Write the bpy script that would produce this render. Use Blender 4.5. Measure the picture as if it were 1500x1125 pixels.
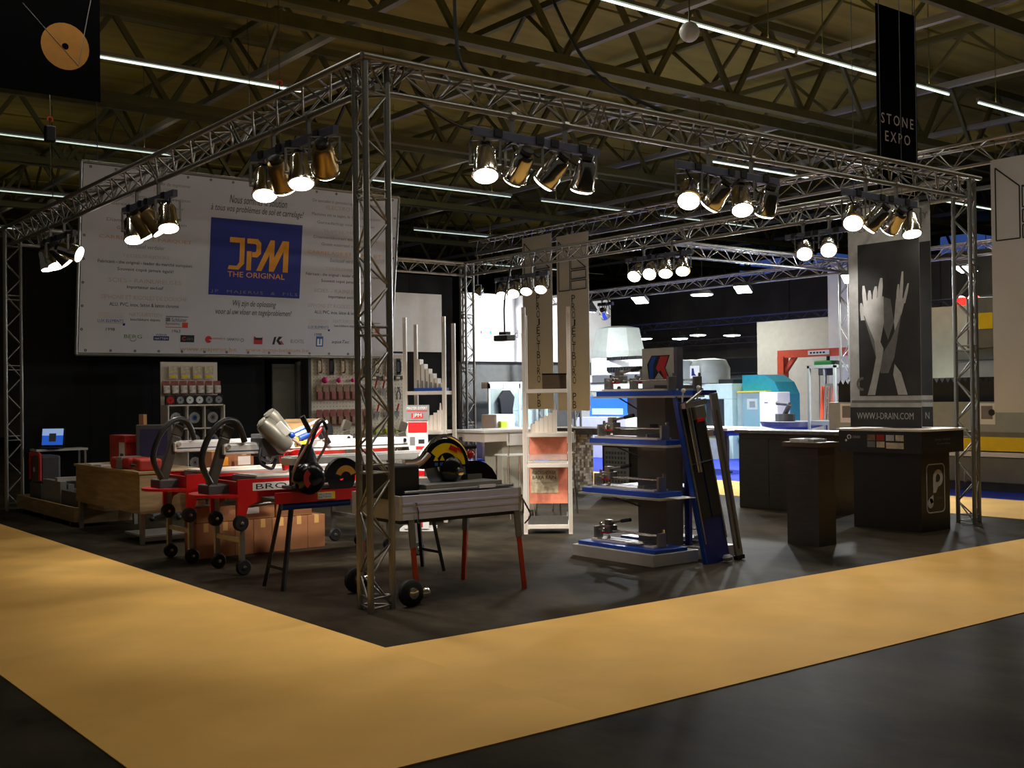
import bpy, math, random
from mathutils import Matrix, Vector, Euler
random.seed(7)
SC = bpy.context.scene
for o in list(bpy.data.objects): bpy.data.objects.remove(o)
COL = SC.collection
R = math.radians
PI = math.pi

# ---------------------------------------------------------------- camera
cam_data = bpy.data.cameras.new('camera')
cam_data.sensor_width = 36.0
cam_data.lens = 1658.0 / 1500.0 * 36.0
cam_data.clip_end = 200
cam = bpy.data.objects.new('camera', cam_data)
COL.objects.link(cam)
yaw, pitch, roll = R(52.2), R(0.57), R(0.72)
F0 = Vector((math.cos(yaw), math.sin(yaw), 0)); R0 = Vector((math.sin(yaw), -math.cos(yaw), 0)); U0 = Vector((0, 0, 1))
FW = F0 * math.cos(pitch) + U0 * math.sin(pitch)
U1 = U0 * math.cos(pitch) - F0 * math.sin(pitch)
RT = R0 * math.cos(roll) - U1 * math.sin(roll)
UP = U1 * math.cos(roll) + R0 * math.sin(roll)
cm = Matrix((RT, UP, -FW)).transposed().to_4x4()
cm.translation = (-4.25, -7.14, 1.55)
cam.matrix_world = cm
SC.camera = cam

# ---------------------------------------------------------------- world, exposure
w = bpy.data.worlds.new('hall_ambient'); SC.world = w; w.use_nodes = True
w.node_tree.nodes['Background'].inputs[0].default_value = (0.9, 0.85, 0.72, 1)
w.node_tree.nodes['Background'].inputs[1].default_value = 0.035
SC.view_settings.view_transform = 'Standard'
SC.view_settings.look = 'None'
SC.view_settings.exposure = 0.0
SC.view_settings.gamma = 1.0
SC.view_settings.use_curve_mapping = False
STRIP_W = 44.0      # each fluorescent strip
SPOT_W = 140.0       # each par can
FLOOD_W = 250.0     # floods over the stands across the aisle

# ---------------------------------------------------------------- materials
def lin(c):
    c = c / 255.0
    return c / 12.92 if c <= 0.04045 else ((c + 0.055) / 1.055) ** 2.4
MATS = {}
def M(name, rgb=(128, 128, 128), rough=0.6, metal=0.0, var=0.12, scale=8.0, bump=0.0, emit=0.0, stretch=None, alpha=1.0, trans=0.0, rgb2=None, detail=4.0):
    if name in MATS: return MATS[name]
    m = bpy.data.materials.new(name); m.use_nodes = True
    nt = m.node_tree; b = nt.nodes['Principled BSDF']
    base = tuple(lin(c) for c in rgb)
    b.inputs['Roughness'].default_value = rough
    b.inputs['Metallic'].default_value = metal
    b.inputs['Base Color'].default_value = (*base, 1)
    if var or bump:
        tc = nt.nodes.new('ShaderNodeTexCoord'); mp = nt.nodes.new('ShaderNodeMapping')
        if stretch: mp.inputs['Scale'].default_value = stretch
        nz = nt.nodes.new('ShaderNodeTexNoise'); nz.inputs['Scale'].default_value = scale; nz.inputs['Detail'].default_value = detail
        nt.links.new(tc.outputs['Object'], mp.inputs[0]); nt.links.new(mp.outputs[0], nz.inputs['Vector'])
        if var:
            cr = nt.nodes.new('ShaderNodeValToRGB')
            lo = tuple(c * (1 - var) for c in base)
            hi = tuple(min(1, c * (1 + var)) for c in (base if rgb2 is None else tuple(lin(c) for c in rgb2)))
            cr.color_ramp.elements[0].position = 0.3; cr.color_ramp.elements[1].position = 0.7
            cr.color_ramp.elements[0].color = (*lo, 1); cr.color_ramp.elements[1].color = (*hi, 1)
            nt.links.new(nz.outputs['Fac'], cr.inputs[0]); nt.links.new(cr.outputs[0], b.inputs['Base Color'])
        if bump:
            bp = nt.nodes.new('ShaderNodeBump'); bp.inputs['Strength'].default_value = bump; bp.inputs['Distance'].default_value = 0.01
            nt.links.new(nz.outputs['Fac'], bp.inputs['Height']); nt.links.new(bp.outputs[0], b.inputs['Normal'])
    if emit:
        b.inputs['Emission Color'].default_value = (*base, 1); b.inputs['Emission Strength'].default_value = emit
    if trans: b.inputs['Transmission Weight'].default_value = trans
    if alpha < 1: b.inputs['Alpha'].default_value = alpha
    MATS[name] = m
    return m

M('concrete', (54, 48, 38), 0.6, var=0.62, scale=1.1, stretch=(1, 0.6, 1), detail=14, bump=0.06)
MATS['concrete'].node_tree.nodes['Principled BSDF'].inputs['Specular IOR Level'].default_value = 0.02
for n_ in MATS['concrete'].node_tree.nodes:
    if n_.type == 'VALTORGB': n_.color_ramp.elements[0].position = 0.36; n_.color_ramp.elements[1].position = 0.64
    if n_.type == 'TEX_NOISE': n_.inputs['Roughness'].default_value = 0.68
M('carpet', (240, 188, 98), 0.95, var=0.1, scale=1.3, detail=12, bump=0.1)
M('blue_carpet', (24, 48, 160), 0.95, var=0.15, scale=5)
M('roof', (146, 128, 46), 0.8, var=0.2, scale=1.5, stretch=(0.2, 2, 1))
M('steel_old', (98, 92, 44), 0.6, var=0.2, scale=3)
M('steel_pale', (150, 146, 130), 0.5, var=0.15, scale=3)
M('alu', (150, 148, 142), 0.36, 0.8, var=0.08, scale=20)
M('alu_matt', (190, 186, 178), 0.5, 0.3, var=0.06, scale=12)
M('chrome', (225, 222, 215), 0.14, 1.0, var=0.05, scale=10)
M('amber_can', (186, 158, 108), 0.3, 0.9, var=0.1)
M('black', (14, 14, 16), 0.55, var=0.2)
M('black_print', (8, 8, 10), 0.95, var=0.2)
MATS['black_print'].node_tree.nodes['Principled BSDF'].inputs['Specular IOR Level'].default_value = 0.05
M('black_gloss', (12, 12, 14), 0.18, var=0.1)
M('black_cloth', (9, 9, 11), 0.95, var=0.2, scale=3, stretch=(6, 6, 0.3))
M('rubber', (18, 18, 19), 0.7, var=0.2)
M('bar_grey', (92, 94, 112), 0.5, 0.3, var=0.1)
M('white_vinyl', (200, 198, 202), 0.55, var=0.03, scale=2)
M('white', (228, 226, 222), 0.5, var=0.04)
M('white_gloss', (236, 236, 234), 0.25, var=0.03)
M('rack_white', (226, 214, 200), 0.45, var=0.04)
M('ink_black', (22, 22, 24), 0.6, var=0.1)
M('ink_grey', (120, 116, 118), 0.6, var=0.1)
M('ink_pale', (188, 170, 160), 0.6, var=0.05)
M('ink_orange', (206, 150, 96), 0.6, var=0.05)
M('jpm_blue', (18, 36, 132), 0.5, var=0.05)
M('jpm_orange', (238, 160, 34), 0.5, var=0.05)
M('logo_blue', (30, 90, 160), 0.5, var=0.05)
M('logo_red', (196, 40, 40), 0.5, var=0.05)
M('logo_green', (90, 130, 50), 0.5, var=0.05)
M('red', (196, 22, 24), 0.35, var=0.1)
M('red_dull', (176, 44, 34), 0.5, var=0.15)
M('orange_leg', (206, 64, 24), 0.45, var=0.12)
M('yellow', (240, 206, 20), 0.4, var=0.05)
M('motor_grey', (124, 120, 108), 0.38, 0.5, var=0.12)
M('dark_grey', (70, 70, 72), 0.5, var=0.12)
M('mid_grey', (128, 128, 126), 0.5, var=0.1)
M('wood', (152, 128, 90), 0.55, var=0.14, scale=3, stretch=(1, 1, 9), rgb2=(166, 140, 100))
M('bronze_grey', (76, 71, 62), 0.45, 0.3, var=0.12)
M('ply', (206, 160, 108), 0.6, var=0.12, scale=3, stretch=(1, 9, 1))
M('wood_dark', (74, 54, 36), 0.5, var=0.25, scale=3, stretch=(1, 1, 10))
M('counter_dark', (50, 42, 34), 0.42, var=0.25, scale=2.5, stretch=(2, 2, 14), bump=0.04)
M('counter_black', (26, 23, 22), 0.35, var=0.3, scale=3, stretch=(2, 2, 14))
M('cardboard', (152, 100, 62), 0.8, var=0.1, scale=6)
M('tape', (206, 160, 96), 0.4, var=0.05)
M('blue_paint', (22, 70, 170), 0.35, var=0.1)
M('deep_blue', (20, 34, 110), 0.35, var=0.1)
M('teal', (40, 150, 170), 0.4, var=0.08)
M('pale_green', (196, 222, 212), 0.4, var=0.05)
M('mach_grey', (150, 156, 150), 0.45, var=0.06)
M('mach_dark', (112, 112, 104), 0.5, var=0.08)
M('beige_wall', (202, 196, 178), 0.7, var=0.05)
M('grey_wall', (96, 96, 94), 0.7, var=0.1)
M('hall_wall', (104, 100, 86), 0.85, var=0.2, scale=1.0)
M('door_grey', (128, 126, 116), 0.6, var=0.08)
M('glass', (214, 236, 230), 0.05, var=0, alpha=0.22)
M('screen_blue', (40, 100, 220), 0.4, var=0, emit=0.6)
M('screen_white', (160, 190, 235), 0.4, var=0, emit=0.6)
M('screen_off', (58, 54, 84), 0.25, var=0.1)
M('lens_lit', (255, 244, 226), 0.4, var=0, emit=9.0)
M('flood_lit', (244, 250, 255), 0.4, var=0, emit=14.0)
M('tube_lit', (226, 246, 232), 0.4, var=0, emit=1.5)
M('red_lit', (255, 40, 30), 0.4, var=0, emit=1.8)
M('bulb_lit', (255, 240, 190), 0.4, var=0, emit=3.0)
M('window_sky', (90, 130, 230), 0.5, var=0, emit=0.22)
M('tube_dim', (226, 246, 232), 0.4, var=0, emit=0.9)
M('alu_light_tint', (206, 208, 236), 0.45, 0.0, var=0.04)  # front rail aluminium with the bluish light on it put into the colour
M('column_grey', (104, 98, 86), 0.5, var=0.15, scale=3)
M('green_grey', (96, 104, 86), 0.6, var=0.1)
M('green', (40, 150, 60), 0.4, var=0.1)
M('gantry_red', (214, 74, 40), 0.5, var=0.1)
M('pink', (230, 50, 130), 0.5, var=0.1)
M('lime', (190, 210, 40), 0.5, var=0.1)
M('pack_red', (150, 78, 68), 0.5, var=0.25, scale=14)
M('pack_cream', (206, 190, 160), 0.4, var=0.3, scale=22)
M('pack_brown', (140, 110, 84), 0.5, var=0.3, scale=18)
M('blister', (216, 206, 196), 0.15, var=0.35, scale=30)
M('disc_steel', (176, 178, 184), 0.25, 0.8, var=0.15)
M('pegboard', (214, 204, 184), 0.6, var=0.05)
M('salmon', (240, 140, 110), 0.5, var=0.25, scale=9)
M('stone', (112, 104, 96), 0.4, var=0.3, scale=14)
M('print_dark', (52, 52, 52), 0.5, var=0.3, scale=4)
M('print_mid', (120, 120, 118), 0.5, var=0.25, scale=6)
M('print_pale', (196, 196, 194), 0.5, var=0.15, scale=9)
M('disc_orange', (176, 120, 40), 0.6, var=0.1)
M('hose', (26, 22, 20), 0.4, var=0.1)
M('hose_pale', (150, 120, 100), 0.4, var=0.1)
M('skin_pale', (240, 235, 226), 0.5, var=0.05)

# ---------------------------------------------------------------- helpers
def mo(m): return MATS[m] if isinstance(m, str) else m
def origin(o):
    v = Vector((0, 0, 0))
    while o is not None: v = v + o.location; o = o.parent
    return v
def setp(o, label=None, cat=None, group=None, kind=None):
    if label: o['label'] = label
    if cat: o['category'] = cat
    if group: o['group'] = group
    if kind: o['kind'] = kind
    return o
def thing(name, label, cat, loc=(0, 0, 0), group=None, kind=None):
    o = bpy.data.objects.new(name, None); o.empty_display_size = 0.1
    COL.objects.link(o); o.location = loc
    return setp(o, label, cat, group, kind)
def place(o, loc, rz=0.0, rx=0.0, ry=0.0):
    o.location = loc; o.rotation_euler = (rx, ry, rz); return o
def copy_tree(o, parent=None):
    c = o.copy(); COL.objects.link(c); c.parent = parent
    for ch in o.children: copy_tree(ch, c)
    return c
def dup(o, loc, rz=0.0, label=None, group=None, rx=0.0, ry=0.0):
    c = copy_tree(o); place(c, loc, rz, rx, ry)
    if label: c['label'] = label
    if group: c['group'] = group
    return c
def align(p0, p1):
    d = Vector(p1) - Vector(p0)
    q = d.to_track_quat('Z', 'Y')
    return Matrix.Translation(Vector(p0)) @ q.to_matrix().to_4x4(), d.length
def frame(o, right, up):
    r = Vector(right).normalized(); u = Vector(up).normalized(); n = r.cross(u)
    m = Matrix((r, u, n)).transposed().to_4x4(); m.translation = Vector(o); return m
class MB:
    def __init__(s): s.v = []; s.f = []
    def add(s, vs, fs, m=None):
        k = len(s.v)
        s.v += [tuple(m @ Vector(p)) if m is not None else tuple(p) for p in vs]
        s.f += [tuple(i + k for i in f) for f in fs]
        return s
    def box(s, a, b, m=None):
        x0, y0, z0 = a; x1, y1, z1 = b
        return s.add([(x0, y0, z0), (x1, y0, z0), (x1, y1, z0), (x0, y1, z0), (x0, y0, z1), (x1, y0, z1), (x1, y1, z1), (x0, y1, z1)],
                     [(0, 3, 2, 1), (4, 5, 6, 7), (0, 1, 5, 4), (1, 2, 6, 5), (2, 3, 7, 6), (3, 0, 4, 7)], m)
    def bar(s, p0, p1, wx, wy):
        m, L = align(p0, p1)
        return s.box((-wx / 2, -wy / 2, 0), (wx / 2, wy / 2, L), m)
    def cyl(s, p0, p1, r, r2=None, n=12):
        m, L = align(p0, p1); r2 = r if r2 is None else r2
        vs = [(r * math.cos(2 * PI * i / n), r * math.sin(2 * PI * i / n), 0) for i in range(n)] + [(r2 * math.cos(2 * PI * i / n), r2 * math.sin(2 * PI * i / n), L) for i in range(n)]
        fs = [(i, (i + 1) % n, n + (i + 1) % n, n + i) for i in range(n)] + [tuple(reversed(range(n))), tuple(range(n, 2 * n))]
        return s.add(vs, fs, m)
    def lathe(s, prof, n=16, m=None):
        vs = []; fs = []
        for (r, z) in prof:
            vs += [(r * math.cos(2 * PI * i / n), r * math.sin(2 * PI * i / n), z) for i in range(n)]
        for k in range(len(prof) - 1):
            for i in range(n):
                j = (i + 1) % n
                fs.append((k * n + i, k * n + j, (k + 1) * n + j, (k + 1) * n + i))
        fs.append(tuple(reversed(range(n)))); fs.append(tuple(range((len(prof) - 1) * n, len(prof) * n)))
        return s.add(vs, fs, m)
    def sphere(s, c, r, n=14, sz=1.0):
        k = n // 2
        return s.lathe([(max(1e-4, r * math.sin(PI * i / k)), -r * sz * math.cos(PI * i / k)) for i in range(k + 1)], n, Matrix.Translation(Vector(c)))
    def tube(s, pts, r, n=8, sm=4):
        pts = [Vector(p) for p in pts]
        if sm > 1 and len(pts) > 2:
            q = []
            for i in range(len(pts) - 1):
                a = pts[max(i - 1, 0)]; b = pts[i]; c = pts[i + 1]; d = pts[min(i + 2, len(pts) - 1)]
                for k in range(sm):
                    t = k / sm
                    q.append(0.5 * ((2 * b) + (c - a) * t + (2 * a - 5 * b + 4 * c - d) * t * t + (3 * b - a - 3 * c + d) * t ** 3))
            q.append(pts[-1]); pts = q
        vs = []; fs = []; prev = None
        for i, p in enumerate(pts):
            d = (pts[min(i + 1, len(pts) - 1)] - pts[max(i - 1, 0)]).normalized()
            if prev is None: a = d.orthogonal().normalized()
            else: a = (prev - d * prev.dot(d)).normalized()
            prev = a; b = d.cross(a)
            vs += [p + (a * math.cos(2 * PI * k / n) + b * math.sin(2 * PI * k / n)) * r for k in range(n)]
        for i in range(len(pts) - 1):
            for k in range(n):
                j = (k + 1) % n
                fs.append((i * n + k, i * n + j, (i + 1) * n + j, (i + 1) * n + k))
        fs.append(tuple(reversed(range(n)))); fs.append(tuple(range((len(pts) - 1) * n, len(pts) * n)))
        return s.add(vs, fs)
    def prism(s, poly, d, m=None, z0=0.0):
        n = len(poly)
        return s.add([(x, y, z0) for x, y in poly] + [(x, y, z0 + d) for x, y in poly],
                     [tuple(reversed(range(n))), tuple(range(n, 2 * n))] + [(i, (i + 1) % n, n + (i + 1) % n, n + i) for i in range(n)], m)
    def ring(s, ri, ro, a0, a1, d, m=None, n=20):
        """flat arc band, angles in degrees"""
        full = abs(a1 - a0) >= 359.9
        A = [R(a0 + (a1 - a0) * i / n) for i in range(n + 1)]
        for i in range(n):
            c0, s0, c1, s1 = math.cos(A[i]), math.sin(A[i]), math.cos(A[i + 1]), math.sin(A[i + 1])
            s.prism([(ri * c0, ri * s0), (ro * c0, ro * s0), (ro * c1, ro * s1), (ri * c1, ri * s1)], d, m)
        return s
    def build(s, name, mat, parent=None, smooth=False, label=None, bevel=0.0, kind=None, local=False):
        off = Vector((0, 0, 0)) if (parent is None or local) else origin(parent)
        me = bpy.data.meshes.new(name)
        me.from_pydata([tuple(Vector(p) - off) for p in s.v], [], s.f)
        me.materials.append(mo(mat))
        if smooth:
            me.polygons.foreach_set('use_smooth', [True] * len(me.polygons))
            me.set_sharp_from_angle(angle=R(40))
        me.update()
        o = bpy.data.objects.new(name, me); COL.objects.link(o)
        if parent is not None: o.parent = parent
        if label: o['label'] = label
        if kind: o['kind'] = kind
        if bevel:
            b = o.modifiers.new('bevel', 'BEVEL'); b.width = bevel; b.segments = 2; b.limit_method = 'ANGLE'
        return o
def bx(name, mat, parent, a, b, **k): return MB().box(a, b).build(name, mat, parent, **k)
def cy(name, mat, parent, p0, p1, r, r2=None, n=14, **k): return MB().cyl(p0, p1, r, r2, n).build(name, mat, parent, smooth=True, **k)
def solo(o, label, cat, group=None, kind=None): return setp(o, label, cat, group, kind)
def based(mb, name, mat, loc, label, cat, group=None, **k):
    """one-mesh thing with its origin at its base"""
    mb.v = [tuple(Vector(p) - Vector(loc)) for p in mb.v]
    o = mb.build(name, mat, None, **k); o.location = loc
    return setp(o, label, cat, group)

def words(body, fr, x, y, wd, ht, mat, parent, shear=0.0, name='lettering', d=0.0015, spacing=1.0, label=None):
    """a line of raised print: fitted into wd x ht, its middle at (x, y) of the frame"""
    cu = bpy.data.curves.new('t', 'FONT'); cu.body = body; cu.size = 1.0; cu.extrude = 0.0; cu.shear = shear
    cu.space_character = spacing; cu.resolution_u = 2
    t = bpy.data.objects.new('t', cu); COL.objects.link(t)
    dg = bpy.context.evaluated_depsgraph_get()
    me = bpy.data.meshes.new_from_object(t.evaluated_get(dg))
    bpy.data.objects.remove(t); bpy.data.curves.remove(cu)
    vs = [v.co.copy() for v in me.vertices]
    if not vs: return None
    x0 = min(v.x for v in vs); x1 = max(v.x for v in vs); y0 = min(v.y for v in vs); y1 = max(v.y for v in vs)
    sx = wd / max(x1 - x0, 1e-6); sy = ht / max(y1 - y0, 1e-6)
    off = origin(parent) if parent is not None else Vector((0, 0, 0))
    for v, c in zip(me.vertices, vs):
        v.co = fr @ Vector(((c.x - (x0 + x1) / 2) * sx + x, (c.y - (y0 + y1) / 2) * sy + y, d)) - off
    me.materials.clear(); me.materials.append(mo(mat))
    o = bpy.data.objects.new(name, me); COL.objects.link(o); o.parent = parent
    if label: o['label'] = label
    return o
def patch(name, mat, parent, fr, x0, y0, x1, y1, d=0.001, t=0.0012, **k):
    return MB().box((x0, y0, d), (x1, y1, d + t), fr).build(name, mat, parent, **k)
def shape(name, mat, parent, fr, poly, d=0.001, t=0.0012, **k):
    return MB().prism(poly, t, fr, d).build(name, mat, parent, **k)
_unit = {}
def rod(name, mat, parent, p0, p1, r, n=6):
    """a straight rod that shares one unit mesh with its likes"""
    key = (name, mat, n)
    if key not in _unit:
        mb = MB().cyl((0, 0, 0), (0, 0, 1), 1.0, None, n)
        me = bpy.data.meshes.new(name); me.from_pydata(mb.v, [], mb.f); me.materials.append(mo(mat))
        me.polygons.foreach_set('use_smooth', [len(p.vertices) == 4 for p in me.polygons])
        _unit[key] = me
    o = bpy.data.objects.new(name, _unit[key]); COL.objects.link(o); o.parent = parent
    off = origin(parent)
    m, L = align(Vector(p0) - off, Vector(p1) - off)
    o.matrix_local = m @ Matrix.Diagonal((r, r, L, 1)); return o
def beam(name, mat, parent, p0, p1, wx, wy):
    key = (name, mat, 'b')
    if key not in _unit:
        mb = MB().box((-.5, -.5, 0), (.5, .5, 1))
        me = bpy.data.meshes.new(name); me.from_pydata(mb.v, [], mb.f); me.materials.append(mo(mat)); _unit[key] = me
    o = bpy.data.objects.new(name, _unit[key]); COL.objects.link(o); o.parent = parent
    off = origin(parent)
    m, L = align(Vector(p0) - off, Vector(p1) - off)
    o.matrix_local = m @ Matrix.Diagonal((wx, wy, L, 1)); return o
def lamp_light(kind, parent, loc, dirv, power, color=(1, 0.95, 0.87), size=0.1, angle=60, blend=0.5, size_y=None, name=None):
    name = name or parent.name + '_glow'
    l = bpy.data.lights.new(name, kind); l.energy = power; l.color = color
    if kind == 'SPOT': l.spot_size = R(angle); l.spot_blend = blend; l.shadow_soft_size = size
    if kind == 'AREA':
        l.size = size
        if size_y: l.shape = 'RECTANGLE'; l.size_y = size_y
    o = bpy.data.objects.new(name, l); COL.objects.link(o); o.parent = parent
    o.location = Vector(loc) - origin(parent)
    o.rotation_euler = Vector(dirv).to_track_quat('-Z', 'Y').to_euler()
    return o

# ---------------------------------------------------------------- the hall
bx('floor', 'concrete', None, (-14, -14, -0.1), (44, 46, 0))['kind'] = 'structure'
based(MB().box((-2.62, -3.1, 0.0), (-0.6, 34, 0.006)), 'aisle_carpet', 'carpet', (-1.6, 6, 0), 'yellow carpet runner of the aisle beside the office desk and red saws', 'carpet')
based(MB().box((-0.6, -3.1, 0.0), (26, -1.13, 0.006)), 'aisle_carpet', 'carpet', (4, -2.1, 0), 'yellow carpet runner of the aisle passing the black counters', 'carpet')
based(MB().box((8.75, -1.13, 0.0), (10.9, 34, 0.006)), 'aisle_carpet', 'carpet', (9.8, 6, 0), 'yellow carpet runner of the cross aisle behind the black counters', 'carpet')
based(MB().box((10.9, -1.1, 0.0), (24, 34, 0.006)), 'stand_carpet', 'blue_carpet', (14, 8, 0), 'bright blue carpet under the grey machine with the yellow stripe', 'carpet')
# roof boarding
ceil = thing('ceiling', None, None, (0, 0, 9.0), kind='structure')
for i in range(34):
    y = -6 + i * 1.5
    bx('roof_board', 'roof', ceil, (-12, y, 9.0 + 0.03 * (i % 2)), (44, y + 1.47, 9.08 + 0.03 * (i % 2)))
for k, (nm, a, b) in enumerate((('wall_back', (-14, 45, 0), (44, 45.2, 9)), ('wall_right', (43.5, -12, 0), (43.7, 45, 9)))):
    o = bx(nm, 'hall_wall', None, a, b); o['kind'] = 'structure'
fw = thing('wall_far', None, None, (31, 22, 0), kind='structure')
for k in range(9):
    bx('wall_panel', 'hall_wall', fw, (31 + 0.03 * (k % 2), 8 + 3.2 * k, 0), (31.2, 11.17 + 3.2 * k, 6.2))
hc = thing('wall_column', None, None, (-0.4, 11.0, 0), kind='structure')
MB().box((-0.5, 10.95, 0), (-0.1, 11.0, 9)).box((-0.5, 11.3, 0), (-0.1, 11.35, 9)).box((-0.32, 11.0, 0), (-0.28, 11.3, 9)).build('column_section', 'green_grey', hc)
for k in range(4):
    o = thing('window_%d' % (k + 1), None, None, (43.45, 19 + 4 * k, 7.3), kind='structure')
    y = 19 + 4 * k
    for j in range(4):
        bx('pane', 'window_sky', o, (43.42, y + 0.75 * j, 7.3), (43.46, y + 0.75 * j + 0.68, 8.6))
    MB().box((43.38, y - 0.06, 7.22), (43.48, y + 3.02, 7.3)).box((43.38, y - 0.06, 8.6), (43.48, y + 3.02, 8.68)).build('window_frame', 'dark_grey', o)
# lattice girders along X and lighter lattice beams along Y
for k in range(6):
    y = 0.8 + 6.6 * k
    g = thing('roof_girder', None, None, (-8, y, 7.15), kind='structure')
    beam('chord', 'steel_old', g, (-10, y, 7.2), (43, y, 7.2), 0.2, 0.16)
    beam('chord', 'steel_old', g, (-10, y, 8.8), (43, y, 8.8), 0.2, 0.16)
    for i in range(24):
        x = -9 + 2.15 * i
        beam('diagonal', 'steel_old', g, (x, y, 7.2), (x + 1.075, y, 8.8), 0.08, 0.1)
        beam('diagonal', 'steel_old', g, (x + 1.075, y, 8.8), (x + 2.15, y, 7.2), 0.08, 0.1)
for k in range(12):
    x = -6.5 + 3.9 * k
    g = thing('roof_lattice_beam', None, None, (x, -4, 7.7), kind='structure')
    beam('chord', 'steel_pale', g, (x, -5, 7.75), (x, 40, 7.75), 0.12, 0.12)
    beam('chord', 'steel_old', g, (x, -5, 8.75), (x, 40, 8.75), 0.12, 0.12)
    for i in range(20):
        y = -4.8 + 2.2 * i
        beam('diagonal', 'steel_old', g, (x, y, 7.75), (x, y + 1.1, 8.75), 0.06, 0.06)
        beam('diagonal', 'steel_old', g, (x, y + 1.1, 8.75), (x, y + 2.2, 7.75), 0.06, 0.06)
for k in range(5):
    y = 2.4 + 6.6 * k
    o = based(MB().bar((-10, y, 7.5), (43, y, 7.5), 0.1, 0.22), 'cable_tray', 'steel_old', (0, y, 7.5), 'long brown steel tray running below the roof lattice', 'cable tray', 'cable trays under the roof')
# fluorescent strips: rows every 6.6 m, one lit length after another
rows = {4.35: [(-3.2, 1.2), (6.1, 10.5), (10.55, 14.98), (15.95, 20.3)],
        -2.25: [(-3.2, 1.2), (2.2, 6.6), (7.6, 12), (13, 17.4)],
        10.98: [(0.8, 5.16), (15.87, 19.5), (25.8, 30)],
        17.4: [(0.9, 5.3), (10.4, 14.85), (15.88, 19.7), (20.6, 25)],
        24.0: [(0.9, 5.2), (10.8, 15.2), (15.9, 19.6)],
        30.6: [(4, 8.4), (23.4, 27.8)]}
ROWS = {4.35: 'over the middle of the booth', -2.25: 'over the yellow carpet aisle', -8.85: 'over the bare concrete', 10.98: 'just beyond the printed banner', 17.4: 'second beyond the printed banner', 24.0: 'third beyond the printed banner', 30.6: 'fourth beyond the printed banner'}
for y, segs in rows.items():
    for (x0, x1) in segs:
        off = '_offscreen' if (y < 0 or (y < 5 and x1 < 2)) else ''      # the same rows carried on above and behind the camera
        t = thing('fluorescent_strip' + off, 'fluorescent strip hung under the roof in the row ' + ROWS[y], 'strip light', (x0, y, 7.0), 'strip lights in the row ' + ROWS[y])
        bx('housing', 'steel_pale', t, (x0, y - 0.03, 7.03), (x1, y + 0.03, 7.09))
        cy('tube' + off, 'tube_lit' if y < 17 else 'tube_dim', t, (x0 + 0.03, y, 7.0), (x1 - 0.03, y, 7.0), 0.02 if y < 17 else 0.014, n=8)
        for fx in (0.15, 0.85):
            rod('hanger', 'steel_old', t, (x0 + (x1 - x0) * fx, y, 7.08), (x0 + (x1 - x0) * fx, y, 9.0), 0.008)
        if y < 17: lamp_light('AREA', t, ((x0 + x1) / 2, y, 6.97), (0, 0, -1), STRIP_W, (1, 0.93, 0.8), x1 - x0 - 0.1, size_y=0.028, name='strip_at_%d_%d_below%s' % (x0, y, off))
        lamp_light('AREA', t, ((x0 + x1) / 2, y, 7.1), (0, 0, 1), STRIP_W * 0.11, (1, 0.92, 0.7), x1 - x0 - 0.1, size_y=0.05, name='strip_at_%d_%d_above%s' % (x0, y, off))

# ---------------------------------------------------------------- booth trusses
def truss(name, label, p0, p1, offs, group, pitch=0.225, rc=0.025, rb=0.009, singles=True, plates=(), cat='truss'):
    """three chords with zigzag braces on the three faces"""
    p0 = Vector(p0); p1 = Vector(p1); L = (p1 - p0).length; d = (p1 - p0) / L
    t = thing(name, label, cat, p0, group)
    offs = [Vector(q) for q in offs]
    for q in offs: rod('chord', 'alu', t, p0 + q, p1 + q, rc, 10)
    n = int(L / pitch); st = (L - 0.04) / n
    mb = MB()
    for a in range(3):
        A, B = offs[a], offs[(a + 1) % 3]
        for i in range(n):
            s0 = p0 + d * (0.02 + i * st) + (A if (i + a) % 2 else B)
            s1 = p0 + d * (0.02 + (i + 1) * st) + (B if (i + a) % 2 else A)
            if singles: rod('brace', 'alu', t, s0, s1, rb)
            else: mb.cyl(s0, s1, rb, None, 5)
        for pl in plates:
            rod('cross_tube', 'alu', t, p0 + d * pl + A, p0 + d * pl + B, rb)
    if not singles: mb.build('bracing', 'alu', t, kind='stuff')
    return t
TR = 0.138
tri = lambda a0: [(TR * math.cos(R(a0 + 120 * k)), TR * math.sin(R(a0 + 120 * k)), 0) for k in range(3)]
for (x, y, a0, lab) in ((0, 0, 228, 'aluminium truss tower at the carpet corner beside the grey wet saw'), (8, 0, 228, 'aluminium truss tower behind the black counter with the round logo'),
                        (0, 10, 228, 'aluminium truss tower beside the laptop and low crate'), (8, 10, 228, 'aluminium truss tower at the end of the black back wall')):
    t = truss('truss_tower', lab, (x, y, 0), (x, y, 4.02), tri(a0), 'booth truss towers', plates=(0.03, 0.1, 1.0, 1.06, 2.0, 2.06, 3.0, 3.06, 3.76, 4.0))
zt = (0, 0, 0)
spanX = [(0, -0.12, 0.0), (0, 0.12, 0.0), (0, 0, -0.21)]
spanY = [(-0.12, 0, 0.0), (0.12, 0, 0.0), (0, 0, -0.21)]
pls = (0.3, 0.36, 2.3, 2.36, 4.3, 4.36, 6.3, 6.36)
truss('truss_span', 'aluminium truss span over the saws and black counters', (-0.12, 0, 4.0), (8.12, 0, 4.0), spanX, 'booth truss spans', plates=pls)
truss('truss_span', 'aluminium truss span running from the corner tower over the red saws and desk', (0, -0.12, 4.0), (0, 10.12, 4.0), spanY, 'booth truss spans', plates=pls + (8.3, 8.36))
truss('truss_span', 'aluminium truss span behind the large printed banner', (0.1, 10, 4.0), (8.1, 10, 4.0), spanX, 'booth truss spans', plates=pls)
truss('truss_span', 'aluminium truss span over the long brown counter and mosaic bar', (8, 0.1, 4.0), (8, 10.1, 4.0), spanY, 'booth truss spans', plates=pls + (8.3, 8.36))

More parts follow.
